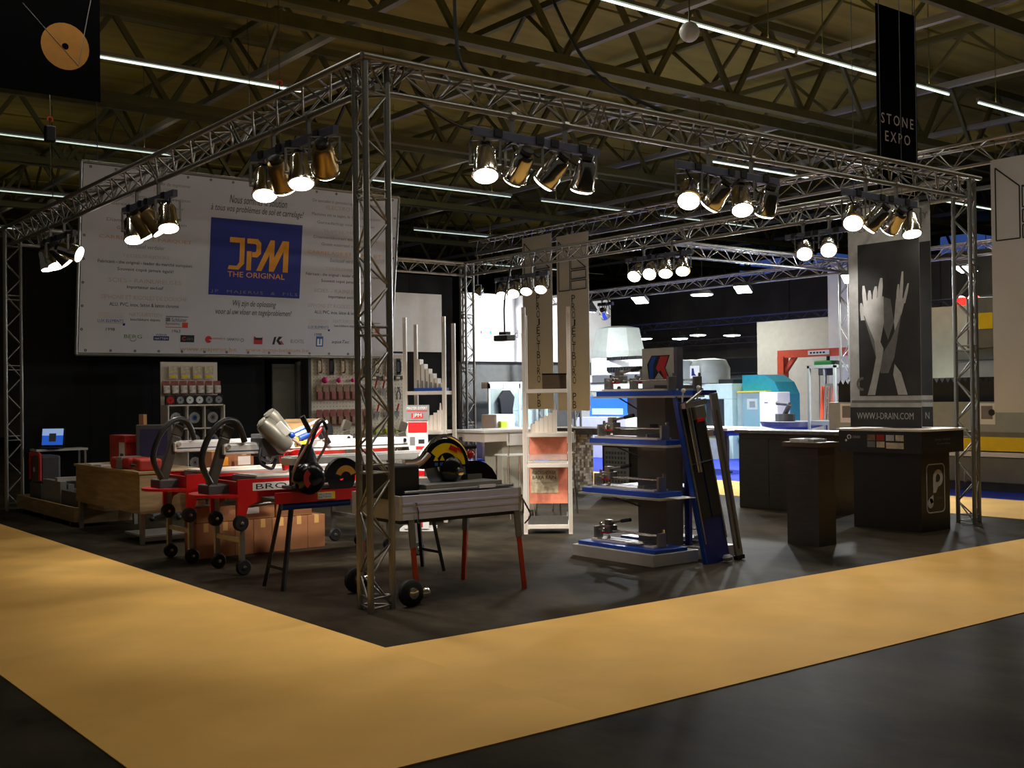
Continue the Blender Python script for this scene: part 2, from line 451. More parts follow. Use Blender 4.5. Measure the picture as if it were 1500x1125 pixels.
# ---------------------------------------------------------------- par cans on bars
def par_can(amber=False):
    t = thing('par_can', 'x', 'spotlight', (0, 0, 0))      # hangs from z=0 (bar), can centre at z=-0.2, lens looks along -Z
    can = MB().lathe([(0.03, 0.16), (0.07, 0.155), (0.088, 0.12), (0.09, 0.03), (0.1, 0.0), (0.103, -0.09), (0.098, -0.095)], 18).build('can', 'amber_can' if amber else 'chrome', t, smooth=True)
    MB().lathe([(0.104, -0.075), (0.112, -0.078), (0.112, -0.09), (0.104, -0.093)], 18).build('gel_frame', 'chrome', can, smooth=True)
    MB().lathe([(0.096, -0.088), (0.098, -0.1), (0.09, -0.112), (0.05, -0.122), (0.01, -0.124)], 18).build('lens', 'lens_lit', t, smooth=True)
    MB().lathe([(0.05, 0.165), (0.052, 0.2), (0.03, 0.21)], 12).build('rear_cap', 'black', t, smooth=True)
    for k in range(6):
        a = k * PI / 3
        MB().box((0.077, -0.008, 0.06), (0.085, 0.008, 0.12), Matrix.Rotation(a, 4, 'Z')).build('cooling_fin', 'chrome', can)
    return t
PAR = {False: par_can(False), True: par_can(True)}
def put_par(loc, dirv, label, group, amber=False, light=1.0, angle=58):
    """loc: centre of the can"""
    c = copy_tree(PAR[amber])
    d = Vector(dirv).normalized()
    c.location = loc
    q = (-d).to_track_quat('Z', 'Y')
    c.rotation_euler = q.to_euler()
    setp(c, label, 'spotlight', group)
    # the yoke keeps upright while the can tips in it
    mi = q.to_matrix().to_4x4().inverted()
    side = Vector((0, 0, 1)).cross(d)
    side = side.normalized() if side.length > 0.1 else Vector((1, 0, 0))
    mb = MB()
    a = side * 0.118
    mb.bar(a, a + Vector((0, 0, 0.2)), 0.022, 0.006).bar(-a, -a + Vector((0, 0, 0.2)), 0.022, 0.006).bar(a + Vector((0, 0, 0.2)), -a + Vector((0, 0, 0.2)), 0.022, 0.006)
    mb.cyl((0, 0, 0.19), (0, 0, 0.25), 0.012, None, 8)
    mb.cyl(a * 0.8, a * 1.08, 0.014, None, 8).cyl(-a * 0.8, -a * 1.08, 0.014, None, 8)
    mb.v = [tuple(mi @ Vector(p)) for p in mb.v]
    mb.build('yoke', 'alu', c, local=True)
    if light:
        l = bpy.data.lights.new('par_can_glow', 'SPOT'); l.energy = SPOT_W * light; l.color = (1, 0.94, 0.86)
        l.spot_size = R(angle); l.spot_blend = 0.6; l.shadow_soft_size = 0.08
        o = bpy.data.objects.new('par_can_glow', l); COL.objects.link(o); o.parent = c; o.location = (0, 0, -0.16)
    return c
def lamp_bar(p0, p1, zc, label, group):
    p0 = Vector(p0); p1 = Vector(p1); d = (p1 - p0).normalized()
    t = thing('lamp_bar', label, 'lamp bar', (p0 + p1) / 2, group)
    MB().bar(p0, p1, 0.05, 0.07).build('bar', 'bar_grey', t, bevel=0.004)
    for f in (0.3, 0.72):
        p = p0.lerp(p1, f)
        MB().bar(p + Vector((0, 0, 0.02)), Vector((p.x, p.y, zc - 0.02)), 0.03, 0.03).cyl(Vector((p.x, p.y, zc)) - d * 0.025, Vector((p.x, p.y, zc)) + d * 0.025, 0.04, None, 10).build('clamp', 'alu', t)
    for f in (0.18, 0.5, 0.62, 0.85):
        p = p0.lerp(p1, f) + Vector((0, 0, 0.01))
        MB().bar(p - d * 0.04, p + d * 0.04, 0.075, 0.06).build('socket', 'black', t)
    a = p0.lerp(p1, 0.05)
    L = (p1 - p0).length
    MB().tube([a + Vector((0, 0, 0.04)), a + d * 0.12 * L + Vector((0, 0, -0.14)), a + d * 0.3 * L + Vector((0, 0, 0.0)), a + d * 0.45 * L + Vector((0, 0, -0.12)), a + d * 0.6 * L, a + d * 0.75 * L + Vector((0, 0, -0.13)), a + d * 0.9 * L], 0.009, 6).build('cable', 'black', t, smooth=True)
    return t
def cluster(p0, p1, lamps, where, light=1.0, ref=(0, 0, 'corner tower')):
    lamp_bar(p0, p1, 3.79, 'grey lamp bar with black sockets clamped under %s' % where, 'lamp bars under the booth truss')
    for (loc, d, amber, lt) in lamps:
        rk = sorted(lamps, key=lambda q: (Vector(q[0]).xy - Vector((ref[0], ref[1]))).length).index((loc, d, amber, lt))
        put_par(loc, d, '%s par can from the %s on the lamp bar %s' % (['first', 'second', 'third', 'fourth'][rk], ref[2], where.replace('the truss ', '')), 'par cans under ' + where, amber, lt * light)
FT = (8, 10, 'far tower')
cluster((0.92, 0, 3.62), (2.25, 0, 3.6), [((1.05, 0, 3.36), (-0.2, -0.3, -0.9), False, 0.5), ((1.38, 0, 3.37), (0.1, 0.85, -0.75), False, 1), ((1.72, 0, 3.37), (-0.25, 0.8, -0.8), False, 1), ((2.08, 0, 3.37), (0.15, 0.5, -1), False, 1)], 'the truss above the grey wet saw')
cluster((3.2, 0, 3.62), (4.62, 0, 3.6), [((3.36, 0, 3.36), (-0.55, -0.45, -0.75), False, 0.4), ((3.72, 0, 3.37), (-0.1, 0.8, -0.8), False, 1), ((4.08, 0, 3.36), (-0.3, -0.35, -0.85), False, 0.5), ((4.45, 0, 3.37), (0.2, 0.55, -1), False, 1)], 'the truss above the tile cutter stand')
cluster((5.66, 0, 3.62), (6.98, 0, 3.6), [((5.84, 0, 3.36), (-0.6, -0.35, -0.65), False, 0.3), ((6.2, 0, 3.37), (-0.2, 0.8, -0.8), False, 0.6), ((6.55, 0, 3.37), (0.2, 0.8, -0.7), False, 0.6), ((6.88, 0, 3.36), (-0.15, -0.25, -0.95), False, 0.5)], 'the truss above the black counters')
cluster((0, 0.5, 3.6), (0, 1.98, 3.62), [((0, 1.74, 3.36), (-0.15, -0.3, -0.9), False, 0.5), ((0, 1.42, 3.37), (0.6, 0.45, -0.85), True, 3), ((0, 1.08, 3.36), (-0.12, -0.28, -0.95), False, 0.5), ((0, 0.68, 3.38), (0.55, 0.7, -0.75), True, 3)], 'the truss above the black-legged red saw')
cluster((0, 3.75, 3.6), (0, 5.25, 3.62), [((0, 4.95, 3.36), (0.0, -0.3, -0.95), False, 0.6), ((0, 4.62, 3.37), (0.6, 0.0, -0.85), True, 1.5), ((0, 4.3, 3.37), (0.6, -0.2, -0.8), True, 3), ((0, 3.95, 3.36), (-0.05, -0.3, -0.95), False, 0.6)], 'the truss above the desk')
cluster((0, 7.0, 3.6), (0, 8.4, 3.62), [((0, 8.15, 3.36), (0.2, -0.1, -1), False, 0.2), ((0, 7.85, 3.36), (0.15, -0.35, -0.9), False, 0.2), ((0, 7.5, 3.37), (0.7, -0.1, -0.7), False, 0.2), ((0, 7.12, 3.38), (0.75, -0.55, -0.35), False, 0.2)], 'the truss above the low crate')
cluster((8, 1.6, 3.62), (8, 2.6, 3.62), [((8, 2.3, 3.42), (-0.7, -0.55, -0.7), False, 1), ((8, 1.92, 3.42), (-0.75, -0.6, -0.6), False, 1)], 'the truss behind the photo banner', 1.0, FT)
cluster((8, 4.3, 3.62), (8, 5.7, 3.62), [((8, 5.5, 3.42), (-0.75, -0.35, -0.75), False, 1), ((8, 5.18, 3.42), (-0.7, -0.5, -0.7), False, 1), ((8, 4.85, 3.42), (-0.5, -0.4, -0.9), False, 1), ((8, 4.5, 3.42), (-0.5, -0.45, -0.9), False, 1)], 'the truss above the mosaic bar', 1.2, FT)
cluster((8, 7.6, 3.62), (8, 9.1, 3.62), [((8, 8.9, 3.4), (-0.5, -0.45, -0.9), False, 1), ((8, 8.55, 3.4), (-0.6, -0.45, -0.8), False, 1), ((8, 8.2, 3.42), (-0.5, -0.4, -0.9), False, 1), ((8, 7.8, 3.42), (-0.55, -0.4, -0.9), False, 1)], 'the truss by the far tower', 1.2, FT)
def drop_tree(o):
    for ch in list(o.children): drop_tree(ch)
    bpy.data.objects.remove(o)
for p in PAR.values(): drop_tree(p)

# cables from truss to roof, chain hoists and the hanging socket box
for pts, lab in (([(2.2, 1.3, 7.1), (1.4, 0.8, 5.6), (0.9, 0.15, 4.3), (1.0, 0, 4.02)], 'black power cable dropping from the roof to the corner of the front truss'),
                 ([(4.0, 3.2, 7.1), (3.0, 1.3, 5.2), (2.6, 0.3, 4.35), (3.2, 0, 4.05)], 'black power cable looping down onto the middle of the front truss')):
    based(MB().tube(pts, 0.016, 6, 6), 'power_cable', 'black', pts[0], lab, 'cable', smooth=True)
based(MB().tube([(0.0, 0.35, 4.02), (0.1, 0.1, 3.9), (0.35, 0, 3.8), (0.75, 0.02, 3.66), (0.95, 0, 3.63)], 0.012, 6), 'power_cable', 'black', (0, 0.35, 4.02), 'black cable strung along the truss from tower to lamp bar over wet saw', 'cable', smooth=True)
hg = thing('hanging_socket_box', 'black socket box hanging on a cable in front of the white fascia', 'socket box', (7.75, 8.52, 2.5))
MB().tube([(7.88, 8.38, 4.0), (7.8, 8.4, 3.75), (7.74, 8.5, 3.2), (7.75, 8.52, 2.64)], 0.016, 6).build('cable', 'black', hg, smooth=True)
MB().box((7.65, 8.34, 2.5), (7.85, 8.72, 2.6)).box((7.69, 8.42, 2.6), (7.81, 8.62, 2.66)).build('box', 'black', hg, bevel=0.015)
for (x, y, lab) in ((2.9, 7.3, 'chain hoist with orange hook hanging above the large printed banner'), (0.9, 11.2, 'chain hoist with orange hook hanging beside the upper edge of banner')):
    h = thing('chain_hoist', lab, 'hoist', (x, y, 5.6))
    rod('chain', 'steel_old', h, (x, y, 5.0), (x, y, 9.0), 0.008)
    MB().box((x - 0.08, y - 0.06, 5.6), (x + 0.08, y + 0.06, 5.85)).build('body', 'black', h, bevel=0.02)
    MB().ring(0.03, 0.05, -60, 220, 0.02, frame((x, y, 5.95), (1, 0, 0), (0, 0, 1))).build('hook', 'orange_leg', h)
for (c, lab) in (((7.25, 3.6, 6.52), 'white globe speaker hanging beside the bright fluorescent row'), ((4.1, 22.4, 6.5), 'white globe speaker hanging far beyond the printed banner')):
    s = thing('globe_speaker', lab, 'speaker', c)
    MB().sphere(c, 0.14, 16).build('globe', 'white', s, smooth=True)
    rod('stem', 'steel_old', s, (c[0], c[1], c[2] + 0.13), (c[0], c[1], 9.0), 0.012)
# ---------------------------------------------------------------- booth back wall
wl = thing('wall_booth_back', None, None, (0.2, 10.16, 0), kind='structure')
for i in range(8):
    if i == 4: continue
    x = 0.2 + i * 0.95
    bx('black_panel', 'black_cloth', wl, (x, 10.16, 0), (x + 0.945, 10.2, 3.76))
MB().box((4.0, 10.16, 2.2), (4.945, 10.2, 3.76)).build('black_panel', 'black_cloth', wl)
dr = thing('door_1', None, None, (4.0, 10.1, 0), kind='structure')
bx('door_leaf', 'door_grey', dr, (4.12, 10.12, 0.02), (4.52, 10.16, 2.12))
bx('door_frame', 'door_grey', dr, (4.56, 10.1, 0), (4.62, 10.18, 2.16))
MB().cyl((4.47, 10.08, 1.0), (4.47, 10.12, 1.0), 0.012).cyl((4.47, 10.08, 1.0), (4.38, 10.08, 1.0), 0.01).build('door_handle', 'alu', dr)
bx('store_room_back', 'black_cloth', dr, (3.95, 10.9, 0), (5.0, 10.92, 2.3))
based(MB().box((6.2, 10.12, 2.36), (7.52, 10.16, 3.42)), 'fascia_board', 'white', (6.9, 10.12, 2.36), 'plain white board hanging on the black wall behind the tall racks', 'board')

# ---------------------------------------------------------------- the large printed banner
bt, bb = 9.38, 9.7
FB = frame((0.85, bb, 2.25), (1, 0, 0), (0, bt - bb, 2.7))      # lower left corner; x right, y up the sheet
BW, BH = 5.28, 2.72
ban = thing('printed_banner', 'huge white vinyl banner with blue square orange logo hanging over back wall', 'banner', (3.4, bb, 2.25))
MB().box((0, 0, -0.004), (BW, BH, 0.0), FB).build('sheet', 'white_vinyl', ban)
mb = MB()
for a, b in (((-0.03, -0.03), (BW + 0.03, -0.03)), ((-0.03, BH + 0.03), (BW + 0.03, BH + 0.03)), ((-0.03, -0.03), (-0.03, BH + 0.03)), ((BW + 0.03, -0.03), (BW + 0.03, BH + 0.03))):
    mb.cyl(FB @ Vector((*a, -0.01)), FB @ Vector((*b, -0.01)), 0.022, None, 8)
mb.build('frame_tube', 'alu', ban, smooth=True)
for i in range(15):
    for yy in (0.035, BH - 0.035):
        MB().ring(0.008, 0.02, 0, 360, 0.003, FB @ Matrix.Translation((0.1 + i * (BW - 0.2) / 14, yy, 0)), 8).build('eyelet', 'dark_grey', ban)
for i in range(1, 8):
    for xx in (0.035, BW - 0.035):
        MB().ring(0.008, 0.02, 0, 360, 0.003, FB @ Matrix.Translation((xx, i * BH / 8, 0)), 8).build('eyelet', 'dark_grey', ban)
sus = [(0.2, 2.9), (2.6, 2.9), (5.1, 2.9)]
for (x, z) in sus:
    p = FB @ Vector((x, BH + 0.03, -0.01))
    rod('suspension_wire', 'dark_grey', ban, p, (p.x, p.y + 0.2, 9.0), 0.006)
W = lambda b, x, y, w, h, m='ink_black', **k: words(b, FB, x, y, w, h, m, ban, **k)
W('Nous sommes la solution', 2.72, 2.43, 0.98, 0.125, shear=0.25)
W('à tous vos problèmes de sol et carrelage!', 2.72, 2.27, 1.58, 0.135, shear=0.25)
bl = patch('logo_square', 'jpm_blue', ban, FB, 1.94, 0.93, 3.5, 2.12)
# J P M drawn as joined strokes
def sub(mat, poly): shape('logo_letter', mat, bl, FB, poly, d=0.0028)
JX, JY = 2.26, 1.34
o = 'jpm_orange'
P_ = lambda q: [(JX + x, JY + y) for x, y in q]
sub(o, P_([(0.0, 0.42), (0.17, 0.42), (0.17, 0.12), (0.13, 0.06), (0.0, 0.06), (-0.02, 0.0), (0.16, 0.0), (0.25, 0.1), (0.25, 0.5), (0.0, 0.5)]))
sub(o, P_([(0.29, 0.5), (0.47, 0.5), (0.53, 0.44), (0.53, 0.27), (0.47, 0.21), (0.38, 0.21), (0.38, 0.29), (0.43, 0.29), (0.45, 0.31), (0.45, 0.4), (0.43, 0.42), (0.29, 0.42)]))
sub(o, P_([(0.29, 0.0), (0.37, 0.0), (0.37, 0.3), (0.29, 0.3)]))
sub(o, P_([(0.46, 0.0), (0.55, 0.0), (0.76, 0.44), (0.76, 0.5), (0.69, 0.5)]))
sub(o, P_([(0.68, 0.0), (0.76, 0.0), (0.97, 0.44), (1.0, 0.5), (0.9, 0.5), (0.76, 0.22), (0.76, 0.44), (0.68, 0.3)]))
sub(o, P_([(0.92, 0.0), (1.01, 0.0), (1.01, 0.5), (0.92, 0.42)]))
words('THE ORIGINAL', FB, 2.73, 1.265, 0.98, 0.085, o, bl, d=0.0028)
words('JP  MAJERUS  &  FILS', FB, 2.72, 0.985, 1.48, 0.06, 'ink_grey', bl, d=0.0028, spacing=1.3)
W('Wij zijn de oplossing', 2.72, 0.80, 0.74, 0.12, shear=0.25)
W('voor al uw vloer en tegelproblemen!', 2.72, 0.665, 1.3, 0.12, shear=0.25)
for x, bias in ((0.95, 0), (4.37, 1)):
    for (b, y, w_, m) in (('De specialist in gereedschap voor de tegelzetter', 2.54, 1.3, 'ink_grey'), ('ELECTROTOOLS', 2.45, 0.8, 'ink_pale'), ('Machines om te zagen, te slijpen & te polijsten', 2.32, 1.3, 'ink_grey'), ('Gereedschap voor elke vloer', 2.19, 1.1, 'ink_grey'),
                         ('SLIJPSCHIJVEN', 2.06, 0.85, 'ink_pale'), ('Diamantboren en zaagbladen', 1.95, 1.2, 'ink_grey'), ('Grote voorraad van tangen', 1.84, 0.9, 'ink_grey'),
                         ('CARRELAGE ET PARQUET', 1.70, 1.4, 'ink_orange'), ('Exclusief verdeler', 1.59, 0.55, 'ink_grey'), ('TEGELSNIJDERS', 1.44, 0.72, 'ink_pale'),
                         ('Fabricant - the original - leader du marché européen', 1.34, 1.42, 'ink_black'), ('Souvent copié jamais égalé!', 1.24, 0.85, 'ink_black'), ('SCIES - RAINUREUSES', 1.08, 1.1, 'ink_pale'),
                         ('Importateur exclusif', 0.98, 0.55, 'ink_black'), ('SIPHONS ET RIGOLES DE DOUCHE', 0.83, 1.3, 'ink_pale'), ('ALU, PVC, inox, laiton & laiton chromé', 0.72, 1.05, 'ink_black')):
        W(b, x - 0.06 * bias, y, w_, 0.062, m)
    c = x
    pt = patch('partner_logo', 'ink_pale', ban, FB, c - 0.68, 0.435, c - 0.3, 0.445)
    words('LUX ELEMENTS', FB, c - 0.5, 0.475, 0.38, 0.045, 'logo_blue', pt)
    patch('partner_logo_dot', 'jpm_blue', pt, FB, c - 0.32, 0.41, c - 0.285, 0.445)
    for k in range(4): patch('partner_logo_line', 'ink_pale', pt, FB, c - 0.68, 0.52 + 0.022 * k, c - 0.32, 0.525 + 0.022 * k)
    words('1998', FB, c - 0.5, 0.35, 0.13, 0.045, 'ink_black', pt)
    W('NATUURSTEEN', c + 0.02, 0.58, 0.5, 0.055, 'ink_pale'); W('beschikbare depots', c + 0.02, 0.5, 0.45, 0.05, 'ink_black')
    pt = patch('partner_logo', 'ink_grey', ban, FB, c + 0.33, 0.56, c + 0.68, 0.575)
    words('Schlüter', FB, c + 0.54, 0.52, 0.24, 0.06, 'ink_black', pt); words('Systems', FB, c + 0.44, 0.455, 0.22, 0.05, 'ink_black', pt)
    patch('partner_logo_square', 'orange_leg', pt, FB, c + 0.59, 0.4, c + 0.68, 0.48); patch('partner_logo_mark', 'ink_grey', pt, FB, c + 0.33, 0.49, c + 0.4, 0.55)
    patch('partner_logo_line', 'orange_leg', pt, FB, c + 0.33, 0.4, c + 0.58, 0.41)
    words('1963', FB, c + 0.5, 0.345, 0.13, 0.045, 'ink_black', pt)
y = 0.23
W('BERG', 0.79, y + 0.02, 0.27, 0.055, 'logo_green'); MB().ring(0.045, 0.055, 200, 340, 0.0012, FB @ Matrix.Translation((0.79, y, 0.001)), 10).build('partner_logo', 'logo_green', ban)
W('WEHA', 1.22, y + 0.055, 0.17, 0.03); q = patch('partner_logo', 'deep_blue', ban, FB, 1.1, y - 0.03, 1.34, y + 0.035); words('HATTEM', FB, 1.22, y, 0.2, 0.03, 'white', q, d=0.003)
q = patch('partner_logo', 'ink_black', ban, FB, 1.52, y - 0.05, 1.74, y + 0.06); MB().ring(0.018, 0.032, 40, 330, 0.001, FB @ Matrix.Translation((1.58, y + 0.005, 0.0025)), 10).build('partner_logo_ring', 'logo_red', q); words('cera', FB, 1.67, y, 0.1, 0.03, 'ink_grey', q, d=0.003)
q = MB().ring(0.0, 0.055, 0, 330, 0.0012, FB @ Matrix.Translation((1.97, y, 0.001)), 14).build('partner_logo', 'logo_red', ban); words('connect a', FB, 2.14, y + 0.02, 0.2, 0.03, 'logo_red', q)
W('SANKYO', 2.38, y + 0.01, 0.2, 0.04); MB().ring(0.02, 0.03, 0, 360, 0.0012, FB @ Matrix.Translation((2.53, y, 0.001)), 10).build('partner_logo', 'ink_grey', ban)
q = shape('partner_logo', 'logo_red', ban, FB, [(2.73, y - 0.06), (2.88, y - 0.06), (2.88, y + 0.06), (2.81, y + 0.02), (2.73, y + 0.07)]); patch('partner_logo_bar', 'ink_black', q, FB, 2.74, y + 0.01, 2.87, y + 0.045, d=0.003)
q = shape('partner_logo', 'ink_black', ban, FB, [(3.05, y - 0.06), (3.09, y - 0.06), (3.12, y + 0.07), (3.08, y + 0.06)]); shape('partner_logo_stroke', 'ink_black', q, FB, [(3.12, y), (3.17, y - 0.06), (3.23, y - 0.06), (3.17, y + 0.01), (3.23, y + 0.07), (3.16, y + 0.07)]); shape('partner_logo_stroke', 'logo_red', q, FB, [(3.19, y - 0.01), (3.24, y - 0.06), (3.26, y - 0.06), (3.21, y + 0.01)])
W('BUCHTEL', 3.5, y, 0.25, 0.06, 'ink_grey')
q = patch('partner_logo', 'logo_blue', ban, FB, 3.84, y - 0.08, 3.97, y + 0.09); patch('partner_logo_inset', 'white', q, FB, 3.86, y - 0.06, 3.95, y + 0.05, d=0.0025); patch('partner_logo_bar', 'logo_blue', q, FB, 3.895, y - 0.04, 3.915, y + 0.05, d=0.004)
W('aquaTec', 4.3, y, 0.34, 0.07, 'deep_blue', shear=0.3)
W('www.majerus.be', 1.98, 0.07, 0.92, 0.085, 'ink_orange'); W('www.jpmp-belgium.be', 3.15, 0.07, 1.12, 0.085, 'ink_orange')

# ---------------------------------------------------------------- aisle banners
sb = thing('aisle_banner', 'tall narrow black banner reading STONE EXPO hanging above the cross aisle', 'banner', (10.2, 2.33, 4.35))
FS = frame((9.72, 2.33, 4.35), (1, 0, 0), (0, 0, 1))
MB().box((0, 0, -0.004), (1.0, 2.72, 0), FS).build('sheet', 'black_print', sb)
words('STONE', FS, 0.5, 1.1, 0.8, 0.15, 'ink_pale', sb, spacing=1.4); words('EXPO', FS, 0.5, 0.85, 0.62, 0.15, 'ink_pale', sb, spacing=1.4)
def strokes(pts, wd, fr, mat, parent, closed=True):
    mb = MB(); n = len(pts)
    for i in range(n if closed else n - 1):
        a = Vector((*pts[i], 0.002)); b = Vector((*pts[(i + 1) % n], 0.002))
        mb.bar(fr @ a, fr @ b, wd, 0.003) if False else mb.cyl(fr @ a, fr @ b, wd / 2, None, 4)
    return mb.build('logo_outline', mat, parent)
strokes([(0.1, 0.05), (0.1, 0.4), (0.48, 0.33), (0.48, 0.05)], 0.012, FS, 'ink_pale', sb)
strokes([(0.52, 0.05), (0.52, 0.33), (0.9, 0.3), (0.9, 0.05)], 0.012, FS, 'ink_pale', sb)
strokes([(0.3, 0.08), (0.5, 0.3), (0.7, 0.08)], 0.012, FS, 'ink_pale', sb, False)
for x in (9.8, 10.64): rod('suspension_wire', 'dark_grey', sb, (x, 2.33, 7.07), (x, 2.33, 9.0), 0.005)
db = thing('aisle_banner', 'broad black banner with a dull orange disc hanging above the aisle', 'banner', (-1.2, 5, 4.72))
FD = frame((-2.3, 5.0, 4.72), (1, 0, 0), (0, 0, 1))
MB().box((0, 0, -0.004), (1.98, 2.3, 0), FD).build('sheet', 'black_print', db)
MB().ring(0.035, 0.245, 0, 360, 0.002, FD @ Matrix.Translation((1.62, 0.53, 0.001)), 28).build('disc_print', 'disc_orange', db)
strokes([(1.2, 0.9), (1.75, 0.35), (1.95, 1.4)], 0.01, FD, 'ink_grey', db, False)
for x in (-2.2, -0.4): rod('suspension_wire', 'dark_grey', db, (x, 5, 7.0), (x, 5, 9.0), 0.005)
# three white banners hung along the front of the stand across the aisle, facing -X
def white_banner(y0, y1, z0, z1, lab, text):
    b = thing('hanging_banner', lab, 'banner', (11.0, (y0 + y1) / 2, z0), 'white banners along the cross aisle')
    wd = abs(y1 - y0)
    fr = frame((11.0, max(y0, y1), z0), (0, -1, 0), (0, 0, 1)); H = z1 - z0
    MB().box((0, 0, -0.004), (wd, H, 0), fr).build('sheet', 'white_vinyl', b)
    for x in (0.08, wd - 0.08):
        p = fr @ Vector((x, H, 0)); rod('suspension_wire', 'dark_grey', b, p, (10.96, p.y, 5.1), 0.005)
    t = H - 1.15
    strokes([(0.07, t), (0.07, H - 0.12), (0.42, H - 0.42), (0.42, t)], 0.02, fr, 'ink_black', b)
    strokes([(0.46, H - 0.72), (0.46, H - 0.42), (0.92, H - 0.72)], 0.02, fr, 'ink_black', b)
    strokes([(0.46, t + 0.22), (0.46, H - 0.76), (0.92, H - 0.76), (0.92, t + 0.22)], 0.02, fr, 'ink_black', b)
    strokes([(0.46, t), (0.46, t + 0.18), (0.92, t + 0.18), (0.92, t)], 0.02, fr, 'ink_black', b)
    if text:
        n = len(text)
        for i, ch in enumerate(text):
            if ch != ' ': words(ch, fr, wd * 0.52, t - 0.18 - i * (t - 0.3) / (n - 1), 0.11, 0.155, 'ink_black', b)
white_banner(11.1, 12.1, 1.25, 4.95, 'white banner lettered PROJECTBURO PB hanging nearer the white fascia', 'PROJECTBURO PB')
white_banner(9.95, 10.95, 1.22, 4.85, 'white banner lettered PROJECTBURO PB hanging nearer the tile cutter stand', 'PROJECTBURO PB')
white_banner(0.36, 1.36, 1.22, 4.8, 'white banner with outlined letter logo and no words hanging over the grey machine', '')
# ---------------------------------------------------------------- grey wet saw at the corner
ws = thing('wet_saw', 'grey aluminium wet saw table on orange legs with yellow blade guard', 'saw', (0.8, 0.35, 0))
MB().box((0.25, 0.0, 0.63), (1.34, 0.03, 0.81)).box((0.25, -0.004, 0.685), (1.34, 0.0, 0.7)).box((0.25, -0.004, 0.74), (1.34, 0.0, 0.755)).build('front_rail', 'alu_light_tint', ws)
bx('rear_rail', 'alu_matt', ws, (0.25, 0.67, 0.63), (1.34, 0.7, 0.81))
bx('side_rail', 'alu_matt', ws, (0.22, 0.0, 0.63), (0.25, 0.7, 0.81)); bx('side_rail', 'alu_matt', ws, (1.34, 0.0, 0.63), (1.37, 0.7, 0.81))
bx('water_tray', 'black', ws, (0.25, 0.03, 0.6), (1.34, 0.67, 0.66))
for (x, y, sx, sy) in ((0.33, 0.03, 0.05, -0.02), (1.33, 0.03, 0.06, -0.03), (1.3, 0.66, -0.02, 0.03), (0.3, 0.66, -0.02, 0.03)):
    foot = (x + sx, y + sy, 0.0)
    lg = MB().bar((x + sx * 0.35, y + sy * 0.35, 0.44), foot, 0.035, 0.035).build('leg', 'orange_leg', ws)
    MB().bar((x, y, 0.72), (x + sx * 0.4, y + sy * 0.4, 0.42), 0.045, 0.045).build('leg_sleeve', 'mid_grey', lg)
    MB().tube([(x + 0.03, y - 0.03, 0.74), (x + 0.05, y - 0.035, 0.7), (x + 0.05, y - 0.035, 0.6)], 0.008, 6).sphere((x + 0.03, y - 0.035, 0.745), 0.015, 8).build('clamp_handle', 'chrome', lg, smooth=True)
for y in (-0.06, 0.74):
    wh = MB().lathe([(0.02, -0.03), (0.085, -0.03), (0.1, -0.018), (0.1, 0.018), (0.085, 0.03), (0.02, 0.03)], 20, frame((0.275, y, 0.1), (1, 0, 0), (0, 0, 1))).build('wheel', 'rubber', ws, smooth=True)
    MB().lathe([(0.045, 0.03), (0.04, 0.045), (0.015, 0.05)], 14, frame((0.275, y, 0.1), (1, 0, 0), (0, 0, 1))).build('hub', 'chrome', wh, smooth=True)
    MB().cyl((0.275, y, 0.1), (0.36, 0.0 if y < 0.3 else 0.69, 0.12), 0.018).sphere((0.395, y, 0.09), 0.045, 12).build('axle', 'chrome', wh, smooth=True)
MB().tube([(1.38, 0.02, 0.74), (1.42, 0.0, 0.66), (1.46, 0.0, 0.58), (1.4, 0.0, 0.52)], 0.007, 6).build('hook', 'dark_grey', ws, smooth=True)
bx('motor_cover', 'black', ws, (0.2, 0.12, 0.78), (0.48, 0.56, 1.03), bevel=0.015)
FG = frame((0.8, 0.3, 1.0), (1, 0, 0), (0, 0, 1))
gd = MB().ring(0.0, 0.215, -4, 184, 0.07, FG, 24).build('blade_guard', 'black_gloss', ws)
MB().ring(0.105, 0.18, 2, 142, 0.004, FG @ Matrix.Translation((0, 0, 0.072)), 20).build('guard_stripe', 'yellow', gd)
MB().prism([(0.02, 0.13), (0.1, 0.1), (0.1, 0.125), (0.16, 0.085), (0.12, 0.145), (0.1, 0.14), (0.04, 0.165)], 0.003, FG, 0.077).build('arrow_mark', 'red', gd)
for k, c in ((-0.12, 'yellow'), (-0.06, 'yellow')): MB().prism([(k, 0.045), (k + 0.045, 0.045), (k + 0.022, 0.085)], 0.003, FG, 0.072).build('warning_sticker', c, gd)
for k in (-0.11, -0.06, -0.01): MB().prism([(k, 0.005), (k + 0.03, 0.005), (k + 0.03, 0.03), (k, 0.03)], 0.003, FG, 0.072).build('safety_sticker', 'logo_blue', gd)
MB().lathe([(0.1, 0.0), (0.1, 0.03), (0.07, 0.06), (0.03, 0.07)], 18, FG @ Matrix.Translation((0.05, -0.03, 0.06))).build('motor', 'black_gloss', ws, smooth=True)
MB().lathe([(0.035, 0.0), (0.03, 0.03), (0.01, 0.035)], 14, FG @ Matrix.Translation((0.08, -0.045, 0.13))).build('flange_nut', 'chrome', ws, smooth=True)
MB().ring(0.06, 0.175, 0, 360, 0.006, FG @ Matrix.Translation((0, 0, 0.03)), 28).build('blade', 'disc_steel', ws)
MB().tube([(0.42, 0.22, 1.05), (0.52, 0.22, 1.06), (0.6, 0.24, 1.13), (0.7, 0.25, 1.21), (0.82, 0.25, 1.235), (0.95, 0.25, 1.17), (1.02, 0.25, 1.06)], 0.016, 8).build('guard_pipe', 'chrome', ws, smooth=True)
MB().tube([(0.4, 0.2, 1.02), (0.53, 0.2, 1.03), (0.62, 0.2, 1.1)], 0.022, 8).build('water_hose', 'hose_pale', ws, smooth=True)
